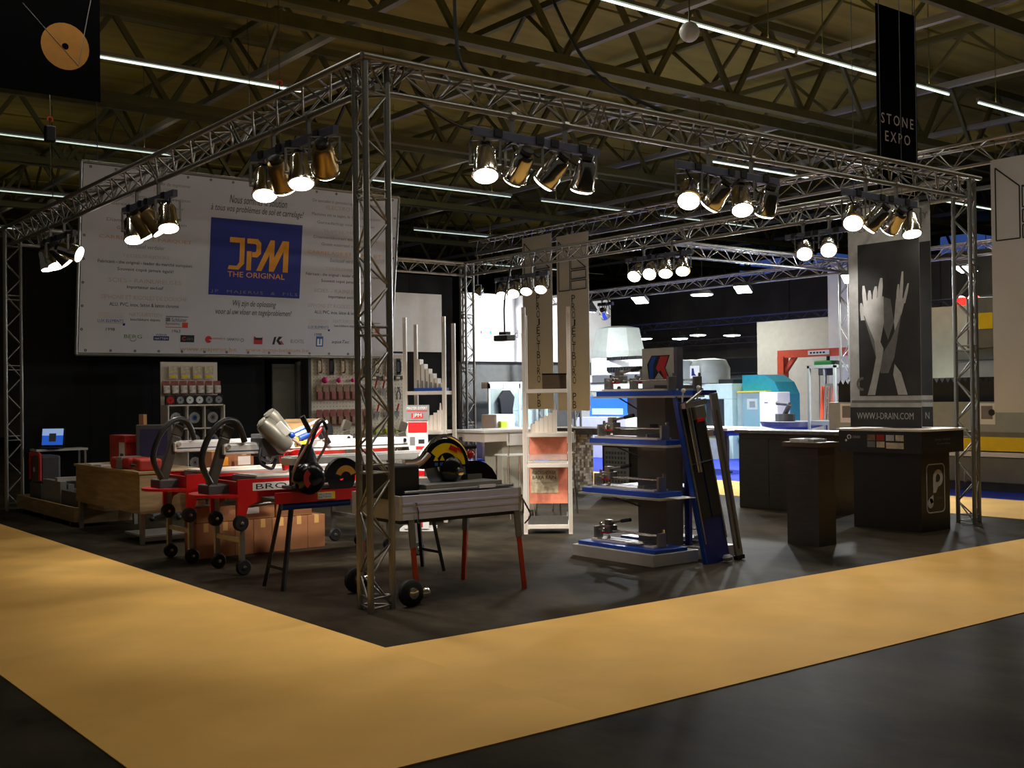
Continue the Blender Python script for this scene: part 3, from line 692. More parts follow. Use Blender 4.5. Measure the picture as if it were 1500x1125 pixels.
hn = cy('feed_post', 'alu', ws, (1.02, 0.3, 0.92), (0.99, 0.3, 1.22), 0.015)
cy('feed_grip', 'black', hn, (0.95, 0.26, 1.14), (1.11, 0.26, 1.14), 0.018); MB().sphere((1.04, 0.24, 1.08), 0.035, 10).build('feed_knob', 'red', hn, smooth=True)
tb = bx('sliding_table', 'mid_grey', ws, (0.5, 0.06, 0.84), (1.22, 0.6, 0.875))
bx('fence', 'alu', tb, (0.82, 0.3, 0.875), (1.2, 0.34, 0.915)); bx('fence_stop', 'black', tb, (1.0, 0.29, 0.878), (1.05, 0.35, 0.925))
MB().cyl((0.3, 0.06, 0.83), (1.33, 0.06, 0.83), 0.012).cyl((0.3, 0.62, 0.83), (1.33, 0.62, 0.83), 0.012).build('guide_rod', 'alu', ws, smooth=True)
bx('rod_tag', 'white', ws, (0.98, 0.035, 0.825), (1.14, 0.055, 0.85))
mb = MB()
for i in range(9):
    a0, a1 = R(175 - 19 * i), R(175 - 19 * (i + 1))
    p = lambda a: (1.2 + 0.24 * math.cos(a), 0.8 + 0.22 * math.sin(a))
    q0, q1 = p(a0), p(a1)
    mb.add([(q0[0], 0.4, q0[1]), (q1[0], 0.4, q1[1]), (q1[0], 0.62, q1[1]), (q0[0], 0.62, q0[1]), (q0[0], 0.4, 0.8), (q1[0], 0.4, 0.8), (q1[0], 0.62, 0.8), (q0[0], 0.62, 0.8)], [(0, 1, 2, 3), (0, 4, 5, 1), (3, 2, 6, 7), (4, 7, 6, 5), (0, 3, 7, 4), (1, 5, 6, 2)])
mb.build('splash_hood', 'black_gloss', ws, smooth=True)

# ---------------------------------------------------------------- red bridge saws
def wheel(p, r, parent, name='wheel', wd=0.03):
    f = frame(p, (1, 0, 0), (0, 0, 1))
    w_ = MB().lathe([(0.01, -wd), (r * 0.85, -wd), (r, -wd * 0.5), (r, wd * 0.5), (r * 0.85, wd), (0.01, wd)], 18, f).build(name, 'rubber', parent, smooth=True)
    MB().lathe([(r * 0.3, wd), (r * 0.22, wd + 0.012), (0.004, wd + 0.014)], 10, f).build('hub', 'chrome', w_, smooth=True)
    return w_
def bridge_saw(label, x, y, wdt, L, sticker, head):
    s = thing('bridge_saw', label, 'saw', (x, y, 0))
    y1 = y + wdt
    for yy, nm in ((y, 'side_apron'), (y1 - 0.03, 'side_apron')):
        f = frame((x, yy + 0.03, 0), (1, 0, 0), (0, 0, 1))
        ap = MB().prism([(0, 0.5), (0.07, 0.5), (0.1, 0.6), (0.34, 0.7), (L, 0.7), (L, 0.82), (0, 0.84)], 0.03, f).build(nm, 'red', s)
        if sticker and yy == y:
            st = bx('label_plate', 'white', ap, (x + 0.14, y - 0.003, 0.735), (x + 0.62, y, 0.805))
            words(sticker, frame((x, y - 0.003, 0), (1, 0, 0), (0, 0, 1)), 0.32, 0.77, 0.3, 0.048, 'ink_black', st, name='lettering')
            words('5L', frame((x, y - 0.003, 0), (1, 0, 0), (0, 0, 1)), 0.53, 0.77, 0.08, 0.042, 'logo_red', st, name='lettering')
    bx('end_apron', 'red', s, (x + 0.0, y + 0.03, 0.66), (x + 0.03, y1 - 0.03, 0.82)); bx('end_apron', 'red', s, (x + L - 0.03, y + 0.03, 0.7), (x + L, y1 - 0.03, 0.82))
    MB().ring(0.0, wdt / 2, 90, 270, 0.025, Matrix.Translation((x + 0.01, y + wdt / 2, 0.685)), 16).build('end_tray', 'red', s)
    bx('water_tray', 'dark_grey', s, (x + 0.03, y + 0.03, 0.7), (x + L - 0.03, y1 - 0.03, 0.72))
    bx('cutting_table', 'mid_grey', s, (x + 0.2, y + 0.06, 0.8), (x + L - 0.06, y1 - 0.06, 0.85)); bx('table_mat', 'rack_white', s, (x + 0.22, y + 0.08, 0.85), (x + L - 0.08, y1 - 0.08, 0.862))
    for xx in (x + 0.05, x + L - 0.08):
        for yy in (y + 0.02, y1 - 0.06):
            lg = bx('leg', 'alu', s, (xx - 0.022, yy, 0.08), (xx + 0.022, yy + 0.04, 0.7))
            wheel((xx, yy - 0.015, 0.07), 0.07, lg, 'castor', 0.022)
            if xx < x + 0.5 and yy < y + 0.3 or xx < x + 0.5: wheel((xx - 0.03, yy - 0.03, 0.46), 0.07, lg, 'transport_wheel', 0.03)
        bx('leg_stretcher', 'alu', s, (xx - 0.015, y + 0.03, 0.28), (xx + 0.015, y1 - 0.03, 0.32))
    MB().cyl((x + 0.1, y + 0.06, 0.6), (x + 0.5, y + 0.06, 0.62), 0.018).build('push_bar', 'alu', s, smooth=True)
    ym = y + wdt * 0.5
    for (xa, xb) in ((x - 0.14, x + 0.02), (x + L + 0.05, x + L - 0.08)):
        u = MB().bar((xa, ym, 0.7), (xb, ym, 1.2), 0.06, 0.09).bar((xb, ym, 1.2), (xb + 0.04, ym, 1.3), 0.05, 0.1).build('upright', 'bronze_grey', s, bevel=0.01)
        MB().cyl((xb, ym - 0.09, 1.12), (xb, ym + 0.09, 1.12), 0.02).cyl((xa, ym - 0.09, 0.76), (xa, ym + 0.09, 0.76), 0.02).build('pivot_bolt', 'chrome', u, smooth=True)
        bx('upright_foot', 'dark_grey', u, (xa - 0.05 if xa < x else xa - 0.1, ym - 0.12, 0.68), (xa + 0.17 if xa < x else xa + 0.05, ym + 0.12, 0.79), bevel=0.01)
    bm = bx('beam', 'white_gloss', s, (x - 0.02, ym - 0.07, 1.05), (x + L - 0.02, ym + 0.09, 1.14), bevel=0.006)
    bx('beam_track', 'white_gloss', bm, (x, ym - 0.06, 1.14), (x + L - 0.04, ym + 0.08, 1.15)); bx('beam_groove', 'dark_grey', bm, (x, ym - 0.073, 1.075), (x + L - 0.04, ym - 0.069, 1.085))
    # hose looping up from the end foot to the head
    MB().tube([(x - 0.16, ym - 0.1, 0.8), (x - 0.24, ym - 0.1, 1.0), (x - 0.17, ym - 0.1, 1.22), (x - 0.03, ym - 0.09, 1.35), (x + 0.1, ym - 0.09, 1.33), (x + 0.17, ym - 0.09, 1.16)], 0.028, 10, 6).build('hose', 'hose', s, smooth=True)
    # motor head riding on the beam
    hx = x + head
    hd = thing('motor_head', None, None, (hx, ym, 1.1)); hd.parent = s; hd.location = Vector((hx, ym, 1.1)) - s.location
    MB().box((hx - 0.1, ym - 0.12, 1.02), (hx + 0.12, ym + 0.12, 1.19)).build('carriage', 'dark_grey', hd, bevel=0.01)
    MB().lathe([(0.03, -0.19), (0.075, -0.17), (0.088, -0.13), (0.088, 0.12), (0.07, 0.15), (0.03, 0.16)], 18, align((hx + 0.02, ym - 0.17, 1.2), (hx + 0.17, ym - 0.24, 1.02))[0]).build('motor', 'motor_grey', hd, smooth=True)
    MB().box((-0.06, 0.06, -0.08), (0.06, 0.13, 0.06), align((hx + 0.02, ym - 0.17, 1.2), (hx + 0.17, ym - 0.24, 1.02))[0]).build('terminal_box', 'alu_matt', hd, bevel=0.008)
    MB().lathe([(0.06, -0.14), (0.07, -0.1), (0.07, 0.1), (0.05, 0.13)], 16, align((hx + 0.16, ym + 0.06, 1.3), (hx + 0.28, ym + 0.04, 1.14))[0]).build('pump', 'motor_grey', hd, smooth=True)
    gdr = MB().ring(0.0, 0.14, -20, 200, 0.05, frame((hx + 0.28, ym - 0.03, 0.93), (1, 0, 0), (0, 0, 1)), 18).build('blade_guard', 'red', hd)
    MB().ring(0.03, 0.12, 0, 360, 0.005, frame((hx + 0.28, ym - 0.05, 0.92), (1, 0, 0), (0, 0, 1)), 24).build('blade', 'disc_steel', gdr)
    cy('feed_lever', 'red', hd, (hx + 0.25, ym - 0.12, 1.0), (hx + 0.52, ym - 0.1, 1.26), 0.02); cy('lever_grip', 'black', hd, (hx + 0.52, ym - 0.1, 1.26), (hx + 0.6, ym - 0.1, 1.12), 0.022)
    cy('tilt_handle', 'white_gloss', hd, (hx + 0.26, ym - 0.08, 1.2), (hx + 0.58, ym - 0.1, 1.32), 0.017); cy('tilt_grip', 'blue_paint', hd, (hx + 0.3, ym - 0.08, 1.17), (hx + 0.42, ym - 0.09, 1.22), 0.03)
    cy('water_valve', 'yellow', hd, (hx + 0.22, ym - 0.15, 1.12), (hx + 0.36, ym - 0.16, 1.13), 0.025); MB().sphere((hx + 0.17, ym - 0.18, 1.21), 0.032, 10).build('valve_knob', 'blue_paint', hd, smooth=True)
    MB().tube([(hx + 0.1, ym - 0.16, 1.22), (hx + 0.25, ym - 0.2, 1.12), (hx + 0.36, ym - 0.2, 1.0), (hx + 0.34, ym - 0.16, 0.9), (hx + 0.28, ym - 0.15, 0.96)], 0.014, 8).build('water_tube', 'hose_pale', hd, smooth=True)
    MB().tube([(hx - 0.1, ym - 0.1, 1.1), (hx - 0.13, ym - 0.14, 0.98), (hx - 0.05, ym - 0.14, 0.92), (hx + 0.0, ym - 0.14, 0.92), (hx + 0.03, ym - 0.14, 1.0)], 0.015, 8).build('cable_loop', 'black', hd, smooth=True)
    return s
bridge_saw('red bridge saw with white lettered plate standing over the cardboard boxes', -0.08, 2.17, 0.62, 1.95, 'BRO', 0.42)
bridge_saw('red bridge saw with plain apron standing beside the wooden desk', -0.14, 3.18, 0.62, 1.95, None, 0.95)
# red saw on black folding legs
rs = thing('rail_saw', 'red rail saw on black folding legs with dark motor and hose loop', 'saw', (0.6, 1.35, 0))
for y in (1.18, 1.5):
    MB().prism([(-0.2, 0.7), (1.5, 0.7), (1.5, 0.79), (-0.2, 0.79)], 0.025, frame((0, y + 0.025, 0), (1, 0, 0), (0, 0, 1))).build('side_rail', 'red', rs)
bx('bed', 'dark_grey', rs, (-0.18, 1.2, 0.71), (1.48, 1.5, 0.74)); bx('cutting_table', 'mid_grey', rs, (0.0, 1.22, 0.8), (1.45, 1.48, 0.825)); bx('table_mat', 'rack_white', rs, (0.1, 1.24, 0.825), (1.4, 1.46, 0.832))
cy('stretcher_tube', 'blue_paint', rs, (-0.12, 1.24, 0.67), (0.5, 1.24, 0.67), 0.028)
st = bx('label_plate', 'yellow', rs, (0.17, 1.172, 0.715), (0.33, 1.18, 0.775)); FL = frame((0, 1.172, 0), (1, 0, 0), (0, 0, 1))
patch('label_field', 'white', st, FL, 0.175, 0.72, 0.3, 0.77); words('MACHINES', FL, 0.237, 0.757, 0.115, 0.015, 'ink_black', st, d=0.003); words('BATTIPAV', FL, 0.237, 0.735, 0.115, 0.018, 'ink_black', st, d=0.003)
for (x0, x1) in ((-0.02, -0.14), (1.3, 1.42)):
    for (ya, yb) in ((1.26, 1.19), (1.44, 1.53)):
        MB().bar((x0, ya, 0.7), (x1, yb, 0.0), 0.03, 0.03).build('leg', 'black', rs)
    MB().bar((x0 + (x1 - x0) * 0.75, 1.21, 0.17), (x0 + (x1 - x0) * 0.75, 1.505, 0.17), 0.025, 0.025).build('leg_stretcher', 'black', rs)
bx('upright', 'motor_grey', rs, (1.36, 1.3, 0.79), (1.46, 1.4, 1.1), bevel=0.008); bx('upright', 'black', rs, (0.02, 1.33, 0.79), (0.1, 1.39, 1.01), bevel=0.008)
bmm = bx('beam', 'white', rs, (-0.02, 1.27, 1.0), (1.42, 1.45, 1.06), bevel=0.005); bx('beam_track', 'white_gloss', bmm, (0.0, 1.28, 1.06), (1.4, 1.44, 1.07))
hd = thing('motor_head', None, None, (0.1, 1.25, 0.9)); hd.parent = rs; hd.location = Vector((0.1, 1.25, 0.9)) - rs.location
MB().lathe([(0.04, -0.13), (0.1, -0.11), (0.13, -0.05), (0.135, 0.06), (0.11, 0.1), (0.05, 0.12)], 18, frame((0.07, 1.16, 0.9), (1, 0, 0), (0, 0, 1))).build('motor', 'black_gloss', hd, smooth=True)
MB().ring(0.05, 0.095, 130, 230, 0.004, frame((0.07, 1.04, 0.9), (1, 0, 0), (0, 0, 1)), 10).build('motor_badge', 'red_dull', hd)
MB().lathe([(0.09, 0), (0.07, 0.1), (0.04, 0.18)], 12, Matrix.Translation((0.09, 1.2, 0.99))).build('pump_cap', 'black', hd, smooth=True)
MB().sphere((-0.07, 1.12, 0.83), 0.025, 8).build('knob', 'black', hd, smooth=True)
g2 = MB().ring(0.0, 0.17, 10, 190, 0.05, frame((0.4, 1.2, 0.88), (1, 0, 0), (0, 0, 1)), 20).build('blade_guard', 'black_gloss', hd)
MB().ring(0.05, 0.1, 20, 160, 0.004, frame((0.42, 1.15, 0.885), (1, 0, 0), (0, 0, 1)), 14).build('guard_stripe', 'disc_orange', g2)
MB().ring(0.02, 0.13, 0, 360, 0.004, frame((0.4, 1.19, 0.88), (1, 0, 0), (0, 0, 1)), 24).build('blade', 'black_gloss', g2)
MB().tube([(-0.06, 1.16, 0.88), (-0.04, 1.15, 1.0), (0.06, 1.15, 1.16), (0.14, 1.15, 1.33), (0.2, 1.15, 1.37), (0.25, 1.16, 1.3), (0.24, 1.16, 1.16), (0.17, 1.18, 1.03), (0.13, 1.18, 0.95)], 0.012, 8, 6).build('hose', 'hose_pale', hd, smooth=True)
MB().tube([(0.0, 1.14, 0.98), (0.08, 1.13, 1.15), (0.15, 1.13, 1.31), (0.2, 1.13, 1.355), (0.245, 1.14, 1.29)], 0.015, 8, 6).build('hose', 'hose', hd, smooth=True)
cy('tilt_handle', 'black', hd, (0.12, 1.2, 1.27), (0.05, 1.2, 1.4), 0.022)

# ---------------------------------------------------------------- boxes under the saws, sheets and crate behind them
def carton(x, y, z, w_, d_, h_, lab, grp):
    c = thing('cardboard_box', lab, 'box', (x, y, z), grp)
    bx('carton', 'cardboard', c, (x, y, z), (x + w_, y + d_, z + h_), bevel=0.004)
    bx('tape', 'tape', c, (x + w_ / 2 - 0.025, y - 0.001, z + h_ * 0.75), (x + w_ / 2 + 0.025, y + 0.0005, z + h_)); bx('top_tape', 'tape', c, (x + w_ / 2 - 0.025, y, z + h_ - 0.0005), (x + w_ / 2 + 0.025, y + d_, z + h_ + 0.001))
    return c
xs = [0.04, 0.24, 0.44, 0.64, 0.84, 1.04, 1.24]
for i, x in enumerate(xs): carton(x, 3.4, 0.0, 0.195, 0.3, 0.34, '%s upright carton from the yellow carpet in the row under the red saws' % ['first', 'second', 'third', 'fourth', 'fifth', 'sixth', 'seventh'][i], 'cartons in the bottom row under the saws')
for i, (x, w_) in enumerate(((0.05, 0.4), (0.47, 0.4), (0.89, 0.4))):
    c = carton(x, 3.41, 0.345, w_, 0.28, 0.15, 'brown cardboard box lying on the upright cartons under the red saws', 'cartons in the top row under the saws')
    if i == 1:
        c['label'] = 'brown cardboard box with white shipping label lying on the upright cartons'
        q = bx('shipping_label', 'white', c, (0.5, 3.407, 0.40), (0.7, 3.41, 0.46)); bx('label_print', 'logo_red', q, (0.515, 3.405, 0.41), (0.56, 3.407, 0.45))
for (x, y, z, lab) in ((0.5, 4.1, 0.8, 'small carton with orange label on the shelf behind the red saws'), (0.75, 4.1, 0.8, 'small carton with white label on the shelf behind the red saws')):
    c = carton(x, y, z, 0.22, 0.2, 0.2, lab, None); bx('carton_label', 'jpm_orange' if 'orange' in lab else 'white', c, (x + 0.04, y - 0.003, z + 0.05), (x + 0.18, y, z + 0.14))
tr = thing('work_trestle', 'plain wooden trestle carrying cartons behind the plain red saw', 'trestle', (0.9, 4.2, 0))
bx('top', 'wood', tr, (0.4, 4.02, 0.76), (1.25, 4.42, 0.8))
for x in (0.45, 1.18):
    for y in (4.05, 4.36): bx('leg', 'wood', tr, (x, y, 0), (x + 0.04, y + 0.04, 0.76))
# long bright table behind
lt = thing('display_table', 'long bright white table top standing behind the red saws', 'table', (2.0, 4.2, 0))
bx('table_top', 'white_gloss', lt, (1.3, 3.86, 0.99), (2.6, 4.6, 1.03), bevel=0.004); bx('apron', 'red_dull', lt, (1.34, 3.88, 0.84), (2.56, 3.9, 0.99))
for x in (1.34, 2.52):
    for y in (3.9, 4.54): bx('leg', 'alu', lt, (x, y, 0), (x + 0.04, y + 0.04, 0.99))
wb = thing('wooden_crate', 'open plywood crate standing on the bright white table', 'crate', (1.75, 4.270, 1.03))
bx('crate_front', 'ply', wb, (1.38, 4.140, 1.03), (1.74, 4.160, 1.31)); bx('crate_back', 'ply', wb, (1.38, 4.360, 1.03), (1.74, 4.380, 1.31))
for x in (1.38, 1.72): bx('crate_side', 'ply', wb, (x, 4.16, 1.03), (x + 0.02, 4.36, 1.31))
bx('crate_base', 'ply', wb, (1.4, 4.160, 1.03), (1.72, 4.360, 1.045)); bx('crate_batten', 'wood', wb, (1.36, 4.130, 1.28), (1.76, 4.140, 1.32))
bd = thing('saw_blade', 'large dark saw blade leaning behind the plywood crate', 'saw blade', (1.86, 4.320, 1.03))
MB().ring(0.02, 0.14, 0, 360, 0.005, frame((1.88, 4.270, 1.17), (1, 0, 0), (0, 0, 1)), 28).build('disc', 'black', bd); MB().ring(0.02, 0.05, 0, 360, 0.007, frame((1.88, 4.269, 1.17), (1, 0, 0), (0, 0, 1)), 14).build('flange', 'dark_grey', bd)
gr = thing('angle_grinder', 'small dark angle grinder lying on the white table beside the crate', 'power tool', (2.1, 4.120, 1.03))
MB().lathe([(0.02, 0), (0.035, 0.03), (0.03, 0.2), (0.04, 0.24), (0.02, 0.26)], 12, align((2.0, 4.070, 1.075), (2.24, 4.170, 1.08))[0]).build('body', 'dark_grey', gr, smooth=True)
MB().ring(0.01, 0.06, 0, 360, 0.005, Matrix.Translation((2.24, 4.150, 1.035)), 18).build('grinding_disc', 'mid_grey', gr); cy('side_handle', 'black', gr, (2.2, 4.150, 1.07), (2.18, 4.050, 1.1), 0.015)
tp = thing('tap_fitting', 'small brass and white tap fitting standing on the white table', 'fitting', (1.3, 3.820, 1.03))
MB().lathe([(0.04, 0), (0.035, 0.01), (0.012, 0.015), (0.01, 0.09), (0.015, 0.12), (0.004, 0.125)], 12, Matrix.Translation((1.32, 3.820, 1.03))).build('stem', 'motor_grey', tp, smooth=True); cy('lever', 'white_gloss', tp, (1.36, 3.800, 1.045), (1.5, 3.740, 1.1), 0.008)

# ---------------------------------------------------------------- desk corner
dk = thing('counter_desk', 'wooden office desk with grey legs under the left truss', 'desk', (0.4, 5.9, 0))
bx('desk_top', 'wood', dk, (-0.02, 4.8, 0.755), (0.75, 7.05, 0.785), bevel=0.004)
bx('front_panel', 'wood', dk, (0.0, 4.83, 0.33), (0.02, 7.03, 0.755)); bx('end_panel', 'wood', dk, (0.02, 4.83, 0.33), (0.73, 4.85, 0.755)); bx('end_panel', 'wood', dk, (0.02, 7.0, 0.05), (0.73, 7.02, 0.755))
for (x, y) in ((0.02, 4.86), (0.68, 4.86), (0.02, 6.95), (0.68, 6.95)): bx('leg', 'alu', dk, (x, y, 0), (x + 0.045, y + 0.045, 0.755))
bx('foot_bar', 'alu', dk, (0.06, 4.87, 0.03), (0.68, 4.9, 0.06)); bx('floor_shelf', 'alu_matt', dk, (0.1, 4.95, 0.06), (0.7, 5.6, 0.08)); bx('drawer_box', 'wood', dk, (0.1, 6.3, 0.25), (0.7, 6.95, 0.75))
mn = thing('monitor', 'boxy grey computer monitor with dark screen on the desk', 'monitor', (0, 0, 0))
bx('case', 'dark_grey', mn, (-0.2, 0, 0.05), (0.2, 0.1, 0.48), bevel=0.012); MB().add([(-0.17, 0.1, 0.1), (0.17, 0.1, 0.1), (0.17, 0.1, 0.44), (-0.17, 0.1, 0.44), (-0.1, 0.3, 0.12), (0.1, 0.3, 0.12), (0.1, 0.3, 0.36), (-0.1, 0.3, 0.36)], [(4, 5, 6, 7), (0, 1, 5, 4), (1, 2, 6, 5), (2, 3, 7, 6), (3, 0, 4, 7), (0, 3, 2, 1)]).build('tube_housing', 'dark_grey', mn)
bx('screen', 'screen_off', mn, (-0.15, -0.006, 0.13), (0.15, 0.002, 0.43)); bx('power_button', 'mid_grey', mn, (-0.01, -0.005, 0.075), (0.01, 0.0, 0.09)); bx('stand', 'dark_grey', mn, (-0.12, 0.03, 0), (0.12, 0.2, 0.05))
place(mn, (0.45, 5.62, 0.785), R(-28))
for i, (x, y, rz, lab) in enumerate(((0.13, 5.53, 0.2, 'orange red tool case with grey band lying on the desk beside monitor'), (0.16, 5.05, -0.15, 'plain orange red tool case lying at the end of the desk'))):
    c = thing('tool_case', lab, 'case', (0, 0, 0))
    bx('shell', 'red_dull', c, (-0.12, -0.2, 0), (0.12, 0.2, 0.13), bevel=0.025)
    if i == 0: bx('band', 'mid_grey', c, (-0.125, -0.06, -0.001), (0.125, 0.06, 0.135), bevel=0.01)
    else: MB().tube([(-0.13, -0.07, 0.06), (-0.16, -0.05, 0.06), (-0.16, 0.05, 0.06), (-0.13, 0.07, 0.06)], 0.012, 8).build('handle', 'black', c, smooth=True)
    place(c, (x, y, 0.785), rz)
rb = thing('red_box', 'red upright product box with white printed side on the desk', 'box', (0.35, 6.0, 0.785))
bx('carton', 'red_dull', rb, (0.22, 5.92, 0.785), (0.42, 6.45, 1.14), bevel=0.004); bx('printed_side', 'white', rb, (0.218, 5.93, 0.83), (0.2195, 6.12, 1.08)); bx('printed_blade', 'dark_grey', rb, (0.2165, 5.97, 0.85), (0.2185, 6.08, 0.93)); bx('red_strap', 'red', rb, (0.215, 5.9, 1.06), (0.425, 6.15, 1.09))
based(MB().box((0.46, 5.98, 0.785), (0.5, 6.13, 1.38)), 'wooden_lath', 'ply', (0.48, 6.05, 0.785), 'pale wooden lath standing behind the red box on the desk', 'lath')
based(MB().box((0.45, 6.55, 0.785), (0.7, 6.95, 0.96)), 'parcel', 'cardboard', (0.55, 6.75, 0.785), 'plain brown parcel on the far end of the desk', 'box', bevel=0.005)
for k, (y, z) in enumerate(((6.5, 0.785), (6.15, 0.785))):
    based(MB().box((0.02, y, z), (0.18, y + 0.22, z + 0.012)), 'brochure', 'white', (0.1, y, z), ['white brochure lying on the desk near the parcel', 'white brochure lying on the desk in front of the red box'][k], 'brochure')
# office chair
ch = thing('office_chair', 'black office chair standing in the dark behind the desk', 'chair', (1.2, 7.3, 0))
bx('seat', 'black', ch, (0.97, 7.08, 0.44), (1.43, 7.52, 0.52), bevel=0.03); bx('backrest', 'black', ch, (1.0, 7.5, 0.6), (1.4, 7.56, 1.08), bevel=0.03); cy('column', 'dark_grey', ch, (1.2, 7.3, 0.08), (1.2, 7.3, 0.44), 0.03)
MB().bar((1.2, 7.5, 0.48), (1.2, 7.56, 0.65), 0.06, 0.02).build('back_arm', 'dark_grey', ch)
for k in range(5):
    a = 2 * PI * k / 5; e = (1.2 + 0.28 * math.cos(a), 7.3 + 0.28 * math.sin(a))
    lg = MB().bar((1.2, 7.3, 0.1), (e[0], e[1], 0.07), 0.04, 0.03).build('base_leg', 'dark_grey', ch); MB().sphere((e[0], e[1], 0.033), 0.033, 10).build('castor', 'black', lg, smooth=True)
# low crate with tools beside the far left tower
cr = thing('low_crate', 'long low wooden crate on skids beside the laptop tower', 'crate', (0.3, 8.4, 0))
bx('side_board', 'wood', cr, (0.0, 7.12, 0.06), (0.03, 9.75, 0.24)); bx('side_board', 'wood', cr, (0.6, 7.12, 0.06), (0.63, 9.75, 0.24)); bx('end_board', 'wood', cr, (0.03, 7.12, 0.06), (0.6, 7.15, 0.24)); bx('end_board', 'wood', cr, (0.03, 9.72, 0.06), (0.6, 9.75, 0.24)); bx('crate_floor', 'wood', cr, (0.03, 7.15, 0.06), (0.6, 9.72, 0.08))
for y in (7.3, 8.4, 9.5): bx('skid', 'wood_dark', cr, (0.02, y, 0), (0.6, y + 0.1, 0.06))
tc_ = thing('tool_suitcase', 'grey tool suitcase with red rim standing in the low crate', 'case', (0.25, 9.3, 0.08))
bx('shell', 'dark_grey', tc_, (0.15, 9.1, 0.42), (0.42, 9.55, 0.8), bevel=0.03)
MB().tube([(0.14, 9.1, 0.46), (0.14, 9.1, 0.78), (0.14, 9.14, 0.82), (0.14, 9.51, 0.82), (0.14, 9.55, 0.78), (0.14, 9.55, 0.46)], 0.022, 8, 3).build('rim', 'red', tc_, smooth=True)
MB().ring(0.0, 0.035, 0, 360, 0.006, frame((0.148, 9.4, 0.6), (0, -1, 0), (0, 0, 1)), 16).build('badge', 'white', tc_); bx('pedestal', 'dark_grey', tc_, (0.14, 9.05, 0.08), (0.45, 9.6, 0.42))
for k, (y0, y1, z0, z1, m, lab) in enumerate(((8.1, 8.9, 0.08, 0.5, 'mid_grey', 'tall grey steel profile bundle lying in the low crate'), (7.3, 8.05, 0.08, 0.4, 'dark_grey', 'dark steel profile bundle lying in the low crate'))):
    b_ = thing('profile_bundle', lab, 'profiles', (0.35, (y0 + y1) / 2, 0.08))
    for j in range(4): bx('profile', m, b_, (0.12 + 0.1 * j, y0, z0), (0.2 + 0.1 * j, y1, z1 - 0.04 * (j % 2)), bevel=0.004)
    bx('cross_block', 'alu_matt', b_, (0.1, y0 + 0.05, z1), (0.55, y0 + 0.15, z1 + 0.05))
sd = thing('side_table', 'small white side table carrying the laptop by the truss tower', 'table', (0.6, 9.95, 0))
bx('table_top', 'white', sd, (0.28, 9.78, 0.83), (1.0, 10.12, 0.86))
for (x, y) in ((0.3, 9.79), (0.95, 9.79), (0.3, 10.08), (0.95, 10.08)): bx('leg', 'alu', sd, (x, y, 0), (x + 0.03, y + 0.03, 0.83))
lp = thing('laptop', 'open laptop with glowing blue screen on the small white table', 'laptop', (0, 0, 0))
bx('keyboard_deck', 'black', lp, (-0.17, -0.24, 0), (0.17, 0.0, 0.02)); MB().box((-0.17, -0.008, 0), (0.17, 0.008, 0.3), Matrix.Translation((0, 0.0, 0.02)) @ Matrix.Rotation(R(-12), 4, 'X')).build('lid', 'black', lp)
fs = Matrix.Translation((0, -0.002, 0.02)) @ Matrix.Rotation(R(-12), 4, 'X')
sc_ = MB().box((-0.15, -0.011, 0.03), (0.15, -0.009, 0.27), fs).build('screen', 'screen_blue', lp); MB().box((-0.15, -0.013, 0.17), (0.15, -0.0115, 0.27), fs).build('screen_window', 'screen_white', sc_); MB().box((-0.05, -0.0145, 0.08), (0.05, -0.0135, 0.2), fs).build('screen_icon', 'mid_grey', sc_)
place(lp, (0.55, 9.97, 0.86), R(-35))
# ---------------------------------------------------------------- pegboard wall with goods
pg = thing('pegboard_wall', 'tall cream pegboard wall full of hanging tools at the back', 'pegboard', (5.5, 9.8, 0))
for i in range(2):
    x = 4.66 + i * 0.93
    bx('board', 'pegboard', pg, (x, 9.8, 0.25), (x + 0.92, 9.83, 2.28))
mb = MB()
for i in range(30):
    for j in range(30):
        x = 4.7 + i * 0.0615; z = 0.4 + j * 0.062
        mb.box((x, 9.7985, z), (x + 0.013, 9.8, z + 0.013))
mb.build('peg_hole', 'dark_grey', pg, kind='stuff')
bx('edge_post', 'dark_grey', pg, (4.6, 9.78, 0), (4.65, 9.84, 2.32)); bx('top_edge', 'white', pg, (4.66, 9.79, 2.28), (6.5, 9.84, 2.31)); bx('skirting', 'dark_grey', pg, (4.66, 9.8, 0), (6.52, 9.84, 0.25))
YF = 9.8
def hook(p, x, z): MB().cyl((x, YF, z), (x, YF - 0.07, z), 0.004, None, 6).build('hook', 'alu', p)
tmp = None
for i in range(8):
    x = 4.8 + i * 0.22
    h = thing('plaster_float', 'cream plaster float with D handle hanging in the top pegboard row' if i not in (1, 4, 7) else 'dark rubber float hanging in the top pegboard row', 'float', (x, YF, 2.0), 'floats in the top pegboard row')
    bx('blade', 'pack_cream' if i not in (1, 4, 7) else 'black', h, (x - 0.035, YF - 0.05, 1.93), (x + 0.045, YF - 0.03, 2.22), bevel=0.004)
    MB().tube([(x, YF - 0.05, 1.97), (x, YF - 0.11, 1.99), (x, YF - 0.11, 2.16), (x, YF - 0.05, 2.18)], 0.014, 8, 4).build('grip', 'pack_brown' if i not in (1, 4, 7) else 'black', h, smooth=True); hook(h, x, 2.19)
for i in range(3):
    x = 4.88 + i * 0.27 ; r_ = 0.055 - 0.01 * i
    h = thing('chalk_ball', ['large', 'medium', 'small'][i] + ' pink ball hanging below the floats on the pegboard', 'ball', (x, YF, 1.84))
    MB().sphere((x, YF - r_ - 0.012, 1.84), r_, 14).build('ball', 'pink', h, smooth=True); hook(h, x, 1.84 + r_ * 0.5)
